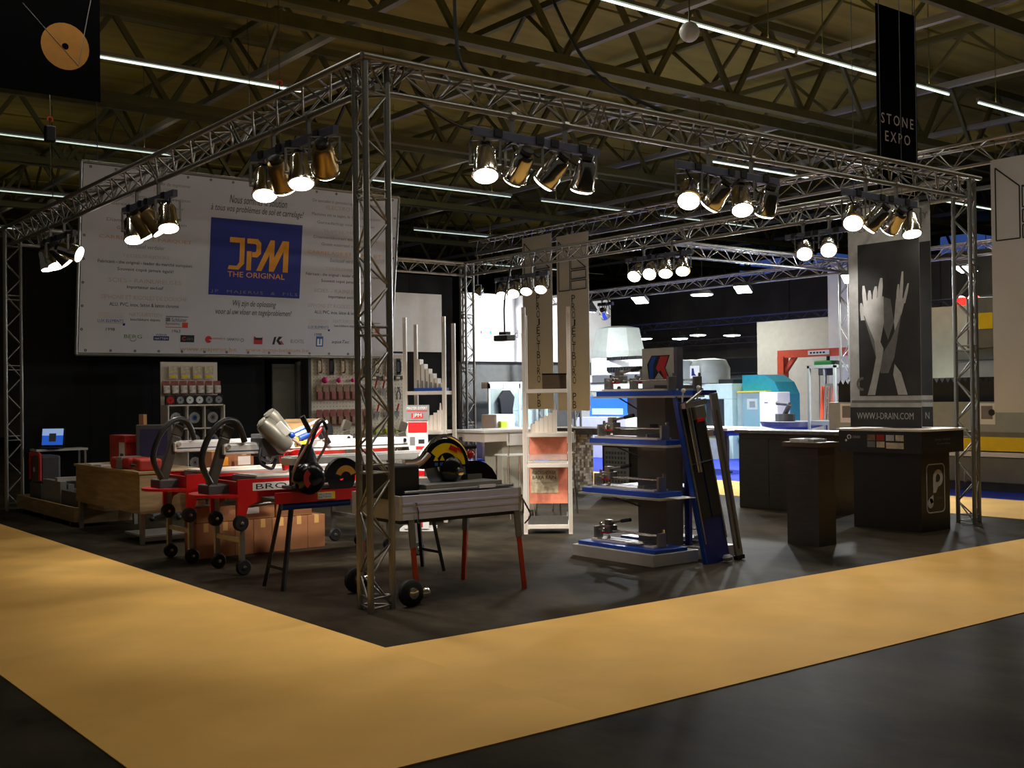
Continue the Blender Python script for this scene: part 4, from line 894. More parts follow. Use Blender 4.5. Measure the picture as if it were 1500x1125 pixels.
for r_i, (z, mlist, n, x0, lab) in enumerate(((1.5, ('pack_red', 'pack_brown'), 8, 4.78, 'red and brown blister pack hanging in the upper pack row of pegboard'), (1.08, ('pack_brown', 'pack_red'), 8, 4.78, 'brown blister pack hanging in the lower pack row of pegboard'), (0.66, ('pack_cream', 'pack_brown'), 7, 4.78, 'cream blister pack hanging in the bottom row of pegboard'))):
    for i in range(n):
        x = x0 + i * (0.13 if r_i < 2 else 0.14)
        h = thing('blister_pack', lab, 'pack', (x, YF, z), 'packs in pegboard row %s' % ['one', 'two', 'three'][r_i])
        bx('card', mlist[1], h, (x - 0.05, YF - 0.045, z), (x + 0.05, YF - 0.04, z + 0.27)); bx('content', mlist[0], h, (x - 0.042, YF - 0.075, z + 0.02), (x + 0.042, YF - 0.045, z + 0.15), bevel=0.006); hook(h, x, z + 0.25)
tools = [('trowel', 5.86, 1.55), ('trowel', 6.02, 1.55), ('pincer', 6.18, 1.5), ('pincer', 6.34, 1.5), ('trowel', 5.9, 1.15), ('trowel', 6.1, 1.15), ('trowel', 6.3, 1.15), ('pincer', 5.88, 0.5), ('pincer', 6.02, 0.5), ('pincer', 6.16, 0.5), ('pincer', 6.3, 0.5)]
for (k, x, z) in tools:
    h = thing('brick_trowel' if k == 'trowel' else 'tile_pincer', {'trowel': 'steel trowel with red grip hanging on the right pegboard panel', 'pincer': 'dark tile pincer hanging on the right pegboard panel'}[k], k, (x, YF, z), k + 's on the right pegboard panel')
    fr = frame((x, YF - 0.04, z), (1, 0, 0), (0, 0, 1))
    if k == 'trowel':
        MB().prism([(0, 0), (0.05, 0.1), (0.05, 0.15), (-0.05, 0.15), (-0.05, 0.1)], 0.004, fr).build('blade', 'disc_steel', h); MB().cyl((x, YF - 0.045, z + 0.15), (x + 0.03, YF - 0.06, z + 0.28), 0.014).build('grip', 'red', h, smooth=True)
    else:
        MB().tube([(x - 0.03, YF - 0.04, z), (x - 0.035, YF - 0.04, z + 0.1), (x, YF - 0.04, z + 0.17), (x + 0.02, YF - 0.04, z + 0.22)], 0.009, 6).tube([(x + 0.03, YF - 0.04, z), (x + 0.035, YF - 0.04, z + 0.1), (x, YF - 0.04, z + 0.17), (x - 0.02, YF - 0.04, z + 0.22)], 0.009, 6).build('handles', 'black', h, smooth=True); MB().ring(0.01, 0.025, 0, 360, 0.012, frame((x, YF - 0.05, z + 0.17), (1, 0, 0), (0, 0, 1)), 10).build('joint', 'mid_grey', h)
    hook(h, x, z + 0.18)
for i in range(3):
    x = 5.9 + i * 0.2
    h = thing('sponge_pack', 'lime green sponge pack hanging on the right pegboard panel', 'sponge', (x, YF, 0.92), 'lime sponge packs on the pegboard')
    bx('sponge', 'lime', h, (x - 0.06, YF - 0.09, 0.92), (x + 0.06, YF - 0.03, 1.0), bevel=0.012); bx('header_card', 'pack_cream', h, (x - 0.06, YF - 0.045, 1.0), (x + 0.06, YF - 0.04, 1.06)); hook(h, x, 1.04)
for i in range(3):
    x = 5.85 + i * 0.24
    h = thing('dark_case', 'flat dark boxed tool hanging in the middle of right pegboard panel', 'pack', (x, YF, 1.82), 'dark boxed tools on the pegboard')
    bx('carton', 'black' if i != 1 else 'pack_brown', h, (x - 0.08, YF - 0.07, 1.845), (x + 0.08, YF - 0.02, 1.915)); bx('print', 'pack_cream', h, (x - 0.05, YF - 0.072, 1.86), (x + 0.02, YF - 0.07, 1.9)); hook(h, x, 1.9)

# ---------------------------------------------------------------- blade display rack against the black wall
dr_ = thing('blade_rack', 'cream display rack of packaged diamond blades before the black wall', 'display rack', (2.45, 9.55, 0))
bx('back_panel', 'pegboard', dr_, (2.02, 9.58, 0.1), (2.92, 9.6, 2.12))
for x in (2.02, 2.9): bx('side_post', 'rack_white', dr_, (x, 9.3, 0), (x + 0.02, 9.58, 1.46))
for z in (0.1, 0.42, 0.76, 1.1, 1.45): bx('shelf', 'rack_white', dr_, (2.04, 9.32, z), (2.9, 9.58, z + 0.02))
for x in (2.33, 2.6):
    bx('divider', 'rack_white', dr_, (x, 9.32, 0.12), (x + 0.015, 9.58, 1.45))
for i in range(4):
    x = 2.2 + 0.19 * i
    h = thing('blade_pack', 'yellow and cream blade pack hanging in top row of blade rack', 'pack', (x, 9.58, 1.88), 'packs in the top row of the blade rack')
    bx('card', 'pack_cream', h, (x - 0.07, 9.54, 1.86), (x + 0.07, 9.55, 2.06)); bx('yellow_print', 'yellow', h, (x - 0.05, 9.537, 1.88), (x + 0.03, 9.54, 1.92)); MB().cyl((x, 9.58, 2.04), (x, 9.52, 2.04), 0.004, None, 6).build('hook', 'alu', h)
for i in range(7):
    x = 2.07 + 0.135 * i
    h = thing('clear_pack', 'clear blister pack of fittings hanging in second row of blade rack', 'pack', (x, 9.58, 1.65), 'clear packs in the blade rack')
    bx('card', 'pack_red', h, (x - 0.055, 9.5, 1.63), (x + 0.055, 9.51, 1.83)); bx('blister', 'blister', h, (x - 0.05, 9.46, 1.64), (x + 0.05, 9.5, 1.76), bevel=0.012); MB().cyl((x, 9.58, 1.81), (x, 9.47, 1.81), 0.004, None, 6).build('hook', 'alu', h)
for i in range(6):
    x = 2.09 + 0.152 * i
    m = ('red', 'disc_steel', 'white', 'white', 'disc_steel', 'disc_steel')[i]
    h = thing('disc_box', ('red disc' if i == 0 else 'pale disc') + ' in a black box on top shelf of blade rack', 'disc', (x, 9.4, 1.47), 'boxed discs on the top shelf of the blade rack')
    bx('case', 'black', h, (x - 0.072, 9.38, 1.47), (x + 0.072, 9.42, 1.61)); MB().ring(0.012, 0.055, 0, 360, 0.006, frame((x, 9.38, 1.54), (1, 0, 0), (0, 0, 1)), 18).build('disc', m, h)
cells = [(2.18, 1.12), (2.47, 1.12), (2.76, 1.12), (2.18, 0.78), (2.47, 0.78), (2.76, 0.78), (2.47, 0.44), (2.76, 0.44)]
for i, (x, z) in enumerate(cells):
    h = thing('blade_box', 'black cell with a steel diamond blade in the blade rack', 'saw blade', (x, 9.4, z), 'blades in the cells of the blade rack')
    bx('case', 'black', h, (x - 0.115, 9.4, z), (x + 0.115, 9.44, z + 0.28)); b_ = MB().ring(0.015, 0.085, 0, 360, 0.008, frame((x, 9.4, z + 0.15), (1, 0, 0), (0, 0, 1)), 22).build('blade', 'disc_steel', h)
    MB().ring(0.016, 0.04, 0, 360, 0.01, frame((x, 9.4, z + 0.15), (1, 0, 0), (0, 0, 1)), 12).build('blade_label', 'logo_blue' if i % 2 else 'ink_grey', b_)

# ---------------------------------------------------------------- tall aluminium profile racks
def tall_rack(label):
    t = thing('profile_rack', label, 'rack', (0, 0, 0))
    w_, d_ = 0.5, 0.46
    for x in (0, w_):
        for y in (0, d_):
            p = bx('post', 'rack_white', t, (x - 0.022, y - 0.022, 0), (x + 0.022, y + 0.022, 2.53 if y == 0 else 2.47))
            for s in (-0.008, 0.008): bx('groove', 'mid_grey', p, (x + s - 0.002, y - 0.0235, 0.02), (x + s + 0.002, y - 0.0215, 2.46))
    for z in (0.06, 0.74, 1.08, 1.57):
        s = bx('shelf', 'rack_white', t, (0.022, -0.02, z), (w_ - 0.022, d_ + 0.02, z + 0.045), bevel=0.004)
    return t
r1 = tall_rack('tall cream profile rack with pink posters standing by the tile cutter stand')
c = bx('upper_poster', 'salmon', r1, (0.03, 0.42, 0.8), (0.47, 0.425, 1.07)); c = bx('lower_poster', 'salmon', r1, (0.03, 0.42, 0.3), (0.47, 0.425, 0.73)); c['label'] = 'salmon poster with a white text field'
q = bx('poster_field', 'pack_cream', c, (0.05, 0.415, 0.42), (0.36, 0.42, 0.7))
FP = frame((0, 0.415, 0), (1, 0, 0), (0, 0, 1))
words('KERDI SHOWER', FP, 0.2, 0.655, 0.27, 0.04, 'ink_black', q); words('BARA RAIN', FP, 0.2, 0.6, 0.27, 0.04, 'ink_black', q); words('profiles for tiled floors', FP, 0.2, 0.54, 0.24, 0.02, 'ink_grey', q)
MB().box((0.03, 0.0, 0.105), (0.47, 0.015, 0.2)).box((0.03, 0.015, 0.105), (0.045, 0.44, 0.2)).box((0.455, 0.015, 0.105), (0.47, 0.44, 0.2)).build('leaflet_tray', 'alu', r1); bx('glass_tray', 'glass', r1, (0.03, 0.01, 0.79), (0.47, 0.3, 0.88))
place(r1, (3.6, 2.76, 0), math.atan2(-0.32, 0.37))
ax = Vector((0.756, -0.654, 0)); ay = Vector((0.654, 0.756, 0)); o1 = Vector((3.6, 2.76, 0))
def on_rack(o, u, v, z, org=o1, rz=math.atan2(-0.32, 0.37)): q = org + ax * u + ay * v; return place(o, (q.x, q.y, z), rz)
sm = thing('profile_sample', 'stepped cream tile profile sample block on the middle rack shelf', 'sample', (0, 0, 0))
for k in range(6): bx('step', 'rack_white', sm, (0.05 * k, -0.08, 0), (0.05 * k + 0.048, 0.08, 0.1 + 0.03 * k), bevel=0.002)
MB().cyl((0.27, 0, 0.22), (0.27, 0, 0.34), 0.018, 0.008, 8).build('sample_post', 'rack_white', sm)
on_rack(sm, 0.06, 0.2, 1.125)
bx_ = thing('smoked_box', 'brown smoked acrylic box on the top rack shelf', 'box', (0, 0, 0)); bx('case', 'wood_dark', bx_, (0, 0, 0), (0.27, 0.2, 0.17)); bx('lid', 'black_gloss', bx_, (-0.004, -0.004, 0.16), (0.274, 0.204, 0.175)); on_rack(bx_, 0.2, 0.1, 1.615)
r2 = copy_tree(r1); r2['label'] = 'tall cream profile rack with blue sample tray before the pegboard'
for chd in list(r2.children):
    if chd.name.split('.')[0] in ('upper_poster', 'lower_poster', 'glass_tray', 'leaflet_tray'): drop_tree(chd)
rz2 = math.atan2(-0.5, 0.42); o2 = Vector((3.3, 4.75, 0)); place(r2, o2, rz2)
bt_ = thing('sample_tray', 'blue tray with white stepped profile samples on the rack before the pegboard', 'sample', (0, 0, 0))
bx('tray', 'blue_paint', bt_, (0, 0, 0), (0.38, 0.26, 0.04), bevel=0.004)
for k in range(6): bx('sample', 'rack_white', bt_, (0.02 + 0.058 * k, 0.06, 0.04), (0.06 + 0.058 * k, 0.22, 0.4 - 0.06 * k)); cy('sample_rod', 'alu', bt_, (0.04 + 0.058 * k, 0.03, 0.04), (0.04 + 0.058 * k, 0.03, 0.14 - 0.01 * k), 0.01, n=8)
q = o2 + Vector((0.64, -0.77, 0)) * 0.08 + Vector((0.77, 0.64, 0)) * 0.1; place(bt_, (q.x, q.y, 1.615), rz2)
sm2 = copy_tree(sm); sm2['label'] = 'stepped cream profile sample block on the rack before the pegboard'; q = o2 + Vector((0.64, -0.77, 0)) * 0.12 + Vector((0.77, 0.64, 0)) * 0.2; place(sm2, (q.x, q.y, 1.125), rz2)
# JPM leaflet stand
js = thing('leaflet_stand', 'grey headed leaflet stand lettered JPM with red and white posters', 'leaflet stand', (0, 0, 0))
bx('stand_back', 'white', js, (-0.12, 0.02, 0.0), (0.12, 0.04, 1.3)); bx('foot', 'white', js, (-0.2, -0.14, 0), (0.2, 0.2, 0.03))
hdr = bx('header', 'mid_grey', js, (-0.14, 0.0, 1.27), (0.14, 0.02, 1.45)); FJ = frame((0, 0, 0), (1, 0, 0), (0, 0, 1))
def js_sign(z, par, y=0.0):
    f = frame((0, y, z), (1, 0, 0), (0, 0, 1))
    words('MASTER EXPERT', f, 0, 0.145, 0.24, 0.03, 'white', par); patch('red_rule', 'logo_red', par, f, -0.12, 0.105, 0.12, 0.12); q = patch('logo_field', 'logo_red', par, f, -0.07, 0.025, 0.07, 0.085); words('JPM', f, 0, 0.055, 0.1, 0.05, 'white', q, d=0.003)
js_sign(1.27, hdr)
bx('poster', 'red', js, (-0.11, 0.01, 1.13), (0.11, 0.02, 1.25)); p_ = bx('poster', 'white', js, (-0.11, 0.01, 0.85), (0.11, 0.02, 1.12)); bx('poster_picture', 'ink_grey', p_, (-0.09, 0.008, 0.98), (-0.03, 0.01, 1.08)); bx('poster_picture', 'logo_red', p_, (-0.02, 0.008, 0.88), (0.08, 0.01, 0.97)); bx('poster_picture', 'ink_black', p_, (0.01, 0.008, 1.0), (0.08, 0.01, 1.05))
bs = bx('base_sign', 'white', js, (-0.14, -0.16, 0.03), (0.14, -0.14, 0.2)); js_sign(0.02, bs, -0.16)
place(js, (2.95, 3.95, 0), R(-40))

# ---------------------------------------------------------------- bar table, stools, mosaic bar
tbl = thing('bar_table', 'white high bar table on a beige pedestal behind the wet saw', 'table', (4.9, 5.0, 0))
bx('table_top', 'white', tbl, (4.35, 4.55, 1.07), (5.55, 5.35, 1.1), bevel=0.004); bx('apron', 'rack_white', tbl, (4.4, 4.6, 0.95), (5.5, 5.3, 1.07)); bx('pedestal', 'beige_wall', tbl, (4.8, 4.75, 0), (5.35, 5.15, 0.95), bevel=0.01)
def stool(lab, loc, rz):
    s = thing('bar_stool', lab, 'stool', (0, 0, 0), 'bar stools at the white table')
    MB().box((-0.19, -0.18, 0.78), (0.19, 0.18, 0.8)).build('seat', 'white', s, bevel=0.008); MB().box((-0.19, 0.17, 0.92), (0.19, 0.19, 1.06)).build('backrest', 'white', s, bevel=0.008)
    for x in (-0.17, 0.17):
        MB().tube([(x, -0.2, 0), (x, -0.17, 0.4), (x, -0.16, 0.78)], 0.012, 8).build('leg', 'chrome', s, smooth=True); MB().tube([(x, 0.22, 0), (x, 0.17, 0.5), (x, 0.17, 0.8), (x, 0.19, 1.08)], 0.012, 8).build('leg', 'chrome', s, smooth=True)
    MB().cyl((-0.17, -0.18, 0.28), (0.17, -0.18, 0.28), 0.01).build('foot_rest', 'chrome', s)
    return place(s, loc, rz)
stool('white bar stool with chrome legs drawn up to the high table', (4.6, 4.25, 0), R(170)); stool('white bar stool with chrome legs drawn up to the high table', (5.25, 4.2, 0), R(190))
mbr = thing('mosaic_bar', 'bar counter with mosaic end and dark stone top inside the booth', 'counter', (7.7, 6, 0))
bx('body', 'counter_dark', mbr, (7.35, 3.9, 0), (7.8, 5.6, 0.93)); bx('stone_top', 'stone', mbr, (7.3, 3.85, 0.93), (7.9, 7.0, 1.03), bevel=0.01); bx('mosaic_base', 'stone', mbr, (7.36, 6.38, 0), (7.86, 6.9, 0.93))
ts = []
for k, col in enumerate(((200, 188, 172), (156, 142, 126), (116, 104, 94), (224, 216, 204))): ts.append(M('mosaic_tile_%d' % k, col, 0.3, var=0.08))
for j in range(4):
    mb = MB()
    rnd = random.Random(j)
    for a in range(12):
        for b in range(20):
            if random.Random(a * 131 + b * 17).randrange(4) == j:
                x = 7.365 + a * 0.041; z = 0.03 + b * 0.045
                mb.box((x, 6.373, z), (x + 0.037, 6.381, z + 0.041))
    mb.build('mosaic_tiles', ts[j], mbr, kind='stuff')
pp = thing('perforated_panel', 'grey perforated sample panel leaning on the dark bar front', 'panel', (7.3, 5.3, 0)); bx('sheet', 'mid_grey', pp, (7.3, 5.0, 0.1), (7.33, 5.5, 0.75))
mb = MB()
for a in range(7):
    for b in range(8): mb.box((7.297, 5.04 + a * 0.065, 0.16 + b * 0.07), (7.3, 5.08 + a * 0.065, 0.2 + b * 0.07))
mb.build('perforation', 'dark_grey', pp, kind='stuff'); bx('foot', 'mid_grey', pp, (7.24, 5.0, 0), (7.345, 5.5, 0.1))

# ---------------------------------------------------------------- blue tile cutter stand
st_ = thing('tile_cutter_stand', 'tiered blue and grey display stand for tile cutters', 'display stand', (3.5, 0.6, 0))
bx('left_plinth', 'alu_matt', st_, (2.9, 0.06, 0), (3.48, 1.16, 0.11), bevel=0.004); bx('right_plinth', 'alu_matt', st_, (3.58, 0.06, 0), (4.0, 1.16, 0.11), bevel=0.004)
bx('column', 'column_grey', st_, (3.38, 0.36, 0.1), (3.6, 0.74, 1.56)); bx('column_edge', 'deep_blue', st_, (3.62, 0.3, 0.1), (3.66, 0.36, 1.56)); bx('column_slot', 'black', st_, (3.374, 0.46, 1.22), (3.38, 0.56, 1.26))
tiers = [(0.11, 2.94), (0.62, 3.0), (1.09, 3.1), (1.54, 3.2)]
for i, (z, xf) in enumerate(tiers):
    if i: bx('shelf_edge', 'alu_matt', st_, (xf - 0.04, 0.03, z - 0.03), (3.34 if i < 3 else 3.56, 1.13, z - 0.012)); 
    bx('tray', 'blue_paint', st_, (xf, 0.08, z - 0.012 if i else z), ((3.36, 3.3, 3.3, 3.46)[i], 1.12, z + 0.035), bevel=0.004, label='bright blue tray')
    bx('tray', 'deep_blue', st_, (3.5, 0.06 if i == 3 else 0.4, z - 0.012 if i else z), (min(4.0, 6.96 - xf), 1.12, z + 0.035), bevel=0.004)
    if i: MB().bar((xf + 0.1, 0.9, z - 0.03), (3.4, 0.7, z - 0.16), 0.012, 0.012).build('bracket', 'dark_grey', st_)
sg = thing('logo_sign', 'grey sign board with blue and red double K logo atop the stand', 'sign', (3.45, 0.55, 1.57))
bx('board', 'alu_matt', sg, (3.42, 0.28, 1.57), (3.45, 0.7, 1.98)); bx('side_edge', 'bar_grey', sg, (3.42, 0.24, 1.57), (3.5, 0.28, 1.98))
FK = frame((3.42, 0.7, 1.57), (0, -1, 0), (0, 0, 1))
shape('logo_stroke', 'ink_black', sg, FK, [(0.09, 0.11), (0.16, 0.11), (0.22, 0.18), (0.3, 0.11), (0.37, 0.11), (0.31, 0.22), (0.37, 0.34), (0.13, 0.34), (0.07, 0.26)], d=0.001)
shape('logo_stroke', 'blue_paint', sg, FK, [(0.1, 0.12), (0.155, 0.12), (0.155, 0.25), (0.2, 0.33), (0.14, 0.33), (0.1, 0.26)], d=0.003); shape('logo_stroke', 'logo_red', sg, FK, [(0.3, 0.12), (0.355, 0.12), (0.3, 0.22), (0.355, 0.33), (0.25, 0.33), (0.19, 0.22), (0.22, 0.18), (0.25, 0.2)], d=0.003)
def tile_cutter(L=0.95):
    t = thing('tile_cutter', 'x', 'tile cutter', (0, 0, 0))      # long axis +X, base at z=0
    bx('base', 'rack_white', t, (0.05, -0.09, 0), (L - 0.05, 0.09, 0.018)); bx('mat', 'dark_grey', t, (0.12, -0.085, 0.018), (L - 0.1, -0.01, 0.024)); bx('mat', 'dark_grey', t, (0.12, 0.01, 0.018), (L - 0.1, 0.085, 0.024))
    for x in (0.04, L - 0.06):
        e = bx('end_block', 'alu', t, (x, -0.05, 0), (x + 0.03, 0.05, 0.13), bevel=0.004); MB().lathe([(0.014, 0), (0.014, 0.03), (0.006, 0.034)], 10, Matrix.Translation((x + 0.015, 0.03, 0.13))).build('end_knob', 'chrome', e, smooth=True)
    for y in (-0.025, 0.025): cy('guide_rod', 'chrome', t, (0.05, y, 0.1), (L - 0.04, y, 0.1), 0.009, n=10)
    cg = bx('carriage', 'alu', t, (0.14, -0.05, 0.075), (0.27, 0.05, 0.15), bevel=0.006)
    MB().lathe([(0.024, 0), (0.024, 0.02), (0.012, 0.03)], 12, frame((0.2, -0.05, 0.11), (1, 0, 0), (0, 0, 1))).build('carriage_bearing', 'chrome', cg, smooth=True); bx('carriage_tower', 'alu', cg, (0.17, -0.03, 0.15), (0.24, 0.03, 0.2), bevel=0.004); bx('red_lever', 'red', cg, (0.15, -0.055, 0.07), (0.26, -0.05, 0.085))
    cy('handle', 'alu', t, (0.2, 0, 0.17), (0.44, 0, 0.21), 0.013, n=10); cy('handle_grip', 'black', t, (0.38, 0, 0.2), (0.5, 0, 0.22), 0.018, n=10); cy('scoring_wheel', 'chrome', t, (0.2, -0.006, 0.03), (0.2, 0.006, 0.03), 0.02)
    bx('fence_ruler', 'alu', t, (L - 0.2, -0.09, 0.018), (L - 0.18, 0.09, 0.05))
    return t
TC = tile_cutter()
rzc = R(-90)
for i, (z, xf) in enumerate(tiers):
    nm = ['lowest', 'second lowest', 'second highest', 'highest'][i]
    dup(TC, (xf + (0.2, 0.15, 0.1, 0.1)[i], 1.1, z + 0.036), rzc, 'grey tile cutter on the bright blue tray of the %s tier' % nm)
    if i in (0, 3): dup(TC, (3.8 if i == 0 else 3.62, 1.08, z + 0.036), rzc, 'grey tile cutter on the dark blue tray of the %s tier' % nm)
based(MB().box((3.02, 0.36, 0.17), (3.14, 0.56, 0.176)).box((3.03, 0.33, 0.176), (3.13, 0.48, 0.181)), 'leaflets', 'skin_pale', (3.08, 0.45, 0.17), 'pale leaflets lying on the lowest tile cutter of the stand', 'leaflets')
# two long cutters leaning on the stand
for i, (x, lab) in enumerate(((3.44, 'long blue tile cutter with dark mats leaning against the stand'), (3.85, 'narrow grey tile cutter rail leaning against the stand'))):
    t = thing('leaning_tile_cutter', lab, 'tile cutter', (0, 0, 0))
    wd = 0.3 if i == 0 else 0.09
    bx('bed', 'deep_blue' if i == 0 else 'alu', t, (-wd / 2, 0, 0), (wd / 2, 0.03, 1.5 if i == 0 else 1.56), bevel=0.004)
    if i == 0:
        for x0, x1 in ((-0.135, -0.01), (0.01, 0.135)): 
            for z0, z1 in ((0.42, 0.92), (0.94, 1.42)): bx('mat', 'black', t, (x0, -0.008, z0), (x1, 0.0, z1))
        for x_ in (-0.14, 0.14): bx('edge_strip', 'alu', t, (x_ - 0.008, -0.012, 0.2), (x_ + 0.008, 0.0, 1.48))
        bx('blue_edge', 'blue_paint', t, (-0.165, 0, 0.02), (-0.15, 0.05, 1.56)); bx('cross_bar', 'chrome', t, (-0.14, -0.02, 0.925), (0.14, -0.008, 0.935))
        for x_ in (-0.05, -0.02): cy('guide_rod', 'chrome', t, (x_ - 0.05, -0.05, 0.85), (x_ - 0.05, -0.05, 1.46), 0.012, n=10)
        bx('carriage', 'alu', t, (-0.05, -0.1, 1.32), (0.08, -0.01, 1.44), bevel=0.006); bx('red_lever', 'red', t, (-0.06, -0.11, 1.3), (0.03, -0.1, 1.33)); cy('handle', 'alu', t, (-0.12, -0.06, 1.48), (0.1, -0.06, 1.56), 0.014, n=10); bx('end_block', 'alu', t, (-0.14, -0.07, 1.44), (0.14, 0.0, 1.49)); MB().lathe([(0.045, 0), (0.05, 0.03), (0.03, 0.05)], 14, Matrix.Translation((0.08, -0.03, 0.0))).build('foot', 'mid_grey', t, smooth=True)
        for x_ in (-0.1, 0.1): MB().sphere((x_, -0.04, 1.6), 0.022, 8).cyl((x_, 0.0, 1.5), (x_, -0.04, 1.6), 0.008).build('stop_knob', 'white', t, smooth=True)
    else: bx('rail_slot', 'dark_grey', t, (-0.01, -0.006, 0.1), (0.01, 0.0, 1.4)); bx('end_cap', 'black', t, (-0.05, -0.01, 0), (0.05, 0.04, 0.04))
    place(t, (x + (0.12 if i == 0 else 0.0), -0.125, 0.004), 0, R(-5.6), R(-8) if i == 0 else R(-6))
drop_tree(TC)
lw = based(MB().box((3.08, -0.09, 0.606), (3.3, 0.12, 0.611)), 'white_leaflet', 'white', (3.2, 0.0, 0.606), 'white leaflet sticking out from under the second tray', 'leaflet')

# ---------------------------------------------------------------- dark counters on the right
lc = thing('long_counter', 'long brown wooden counter behind the plinth', 'counter', (7.8, 2.3, 0))
bx('body', 'counter_dark', lc, (7.55, 1.55, 0), (8.0, 3.08, 1.0)); bx('counter_top', 'stone', lc, (7.5, 1.5, 1.0), (8.05, 3.12, 1.045), bevel=0.006); bx('top_band', 'wood_dark', lc, (7.545, 1.55, 0.94), (7.55, 3.08, 0.985))
for i in range(3): bx('front_panel', 'counter_dark', lc, (7.54, 1.56 + 0.508 * i, 0.02), (7.55, 2.06 + 0.508 * i, 0.93))
pd = thing('plinth', 'narrow dark brown plinth standing in front of the long counter', 'plinth', (5.2, 0.1, 0))
bx('body', 'counter_dark', pd, (5.06, -0.09, 0), (5.34, 0.3, 0.99)); bx('top_slab', 'wood_dark', pd, (5.03, -0.12, 0.99), (5.37, 0.33, 1.04), bevel=0.004)
dv = thing('drain_sample', 'small steel drain sample box on top of the narrow plinth', 'sample', (5.2, 0.1, 1.04)); bx('tray', 'alu_matt', dv, (5.09, -0.02, 1.04), (5.3, 0.28, 1.07)); bx('grate', 'black', dv, (5.12, 0.0, 1.07), (5.27, 0.12, 1.075)); bx('label_strip', 'white', dv, (5.085, 0.05, 1.045), (5.09, 0.15, 1.065))
ic = thing('demo_counter', 'black counter with white rounded logo and photo strip by the tower', 'counter', (7.1, 0.3, 0))
bx('body', 'counter_black', ic, (6.78, -0.14, 0), (7.34, 0.72, 0.86)); bx('upper_box', 'counter_black', ic, (6.68, -0.22, 0.86), (7.5, 0.84, 1.1)); bx('counter_top', 'rack_white', ic, (6.66, -0.24, 1.1), (7.53, 0.86, 1.125), bevel=0.004); bx('basin', 'dark_grey', ic, (6.9, 0.05, 1.123), (7.3, 0.4, 1.128))
FI = frame((6.68, 0.84, 0.86), (0, -1, 0), (0, 0, 1))
q = MB().ring(0.016, 0.028, -60, 260, 0.002, FI @ Matrix.Translation((0.14, 0.17, 0.001)), 14).build('logo_ring', 'white', ic); MB().ring(0, 0.014, 0, 360, 0.002, FI @ Matrix.Translation((0.1, 0.13, 0.001)), 10).build('logo_dot', 'white', q); words('I-DRAIN', FI, 0.23, 0.17, 0.11, 0.03, 'ink_pale', q)
for k, (x, y, w_, m) in enumerate(((0.38, 0.135, 0.1, 'pack_brown'), (0.5, 0.135, 0.1, 'red_dull'), (0.62, 0.135, 0.1, 'print_pale'), (0.74, 0.135, 0.1, 'pack_cream'), (0.38, 0.06, 0.1, 'print_mid'), (0.5, 0.06, 0.1, 'pack_cream'), (0.62, 0.05, 0.22, 'pack_cream'))): patch('photo_print', m, ic, FI, x, y, x + w_, y + 0.065)
FR = frame((6.68, -0.22, 0.86), (1, 0, 0), (0, 0, 1)); words('linear drains', FR, 0.4, 0.15, 0.3, 0.03, 'ink_grey', ic, shear=0.2); words('for your shower', FR, 0.42, 0.1, 0.26, 0.03, 'ink_grey', ic, shear=0.2)
FQ = frame((6.78, -0.14, 0), (1, 0, 0), (0, 0, 1))
def rrect(x0, y0, x1, y1, r, n=5):
    pts = []
    for cx_, cy_, a in ((x1 - r, y1 - r, 0), (x0 + r, y1 - r, 90), (x0 + r, y0 + r, 180), (x1 - r, y0 + r, 270)):
        for i in range(n + 1): pts.append((cx_ + r * math.cos(R(a + 90 * i / n)), cy_ + r * math.sin(R(a + 90 * i / n))))
    return pts
mb = MB(); oo = rrect(0.1, 0.2, 0.46, 0.74, 0.06); ii = rrect(0.112, 0.212, 0.448, 0.728, 0.05); n = len(oo)
for k in range(n): mb.prism([oo[k], oo[(k + 1) % n], ii[(k + 1) % n], ii[k]], 0.003, FQ)
lf = mb.build('logo_frame', 'print_pale', ic)
MB().ring(0.045, 0.095, -90, 180, 0.003, FQ @ Matrix.Translation((0.325, 0.58, 0)), 18).prism([(0.23, 0.42), (0.28, 0.42), (0.28, 0.58), (0.23, 0.58)], 0.003, FQ).prism([(0.28, 0.42), (0.325, 0.485), (0.325, 0.535), (0.28, 0.535)], 0.003, FQ).build('logo_loop', 'print_pale', lf)
MB().ring(0, 0.055, 0, 360, 0.003, FQ @ Matrix.Translation((0.175, 0.31, 0)), 16).prism([(0.18, 0.3), (0.23, 0.32), (0.23, 0.4), (0.15, 0.36)], 0.003, FQ).build('logo_drop', 'print_pale', lf); words('I-DRAIN', FQ, 0.34, 0.36, 0.13, 0.03, 'print_mid', lf)
# square hanging drop of photo banners above it: two sheets facing the aisle and the counter
ib = thing('photo_banner', 'tall translucent photo banner of raised wet hands above the black counter', 'banner', (7.1, 0.45, 1.13))
FA = frame((7.05, 0.94, 1.13), (0, -1, 0), (0, 0, 1))
FC = frame((7.42, 0.8, 1.13), (0, -1, 0), (0, 0, 1))
for f, w_ in ((FA, 0.93), (FC, 0.7)):
    sh = MB().box((0, 0, -0.004), (w_, 2.55, 0), f).build('sheet', 'print_pale', ib)
    patch('sky_print', 'print_dark', sh, f, 0.13 if f is FA else 0, 0.36, w_, 2.12); patch('footer_print', 'print_dark', sh, f, 0.0, 0.0, w_, 0.23)
    patch('rule_print', 'print_mid', sh, f, 0.02, 0.28, w_, 0.31)
words('WWW.I-DRAIN.COM', FA, 0.46, 0.13, 0.74, 0.075, 'print_pale', ib, d=0.003); words('SIMPLICITY', FA, 0.42, 2.42, 0.7, 0.075, 'ink_grey', ib, d=0.003, spacing=1.15); words('PERFECTED', FA, 0.42, 2.3, 0.68, 0.075, 'ink_grey', ib, d=0.003, spacing=1.15)
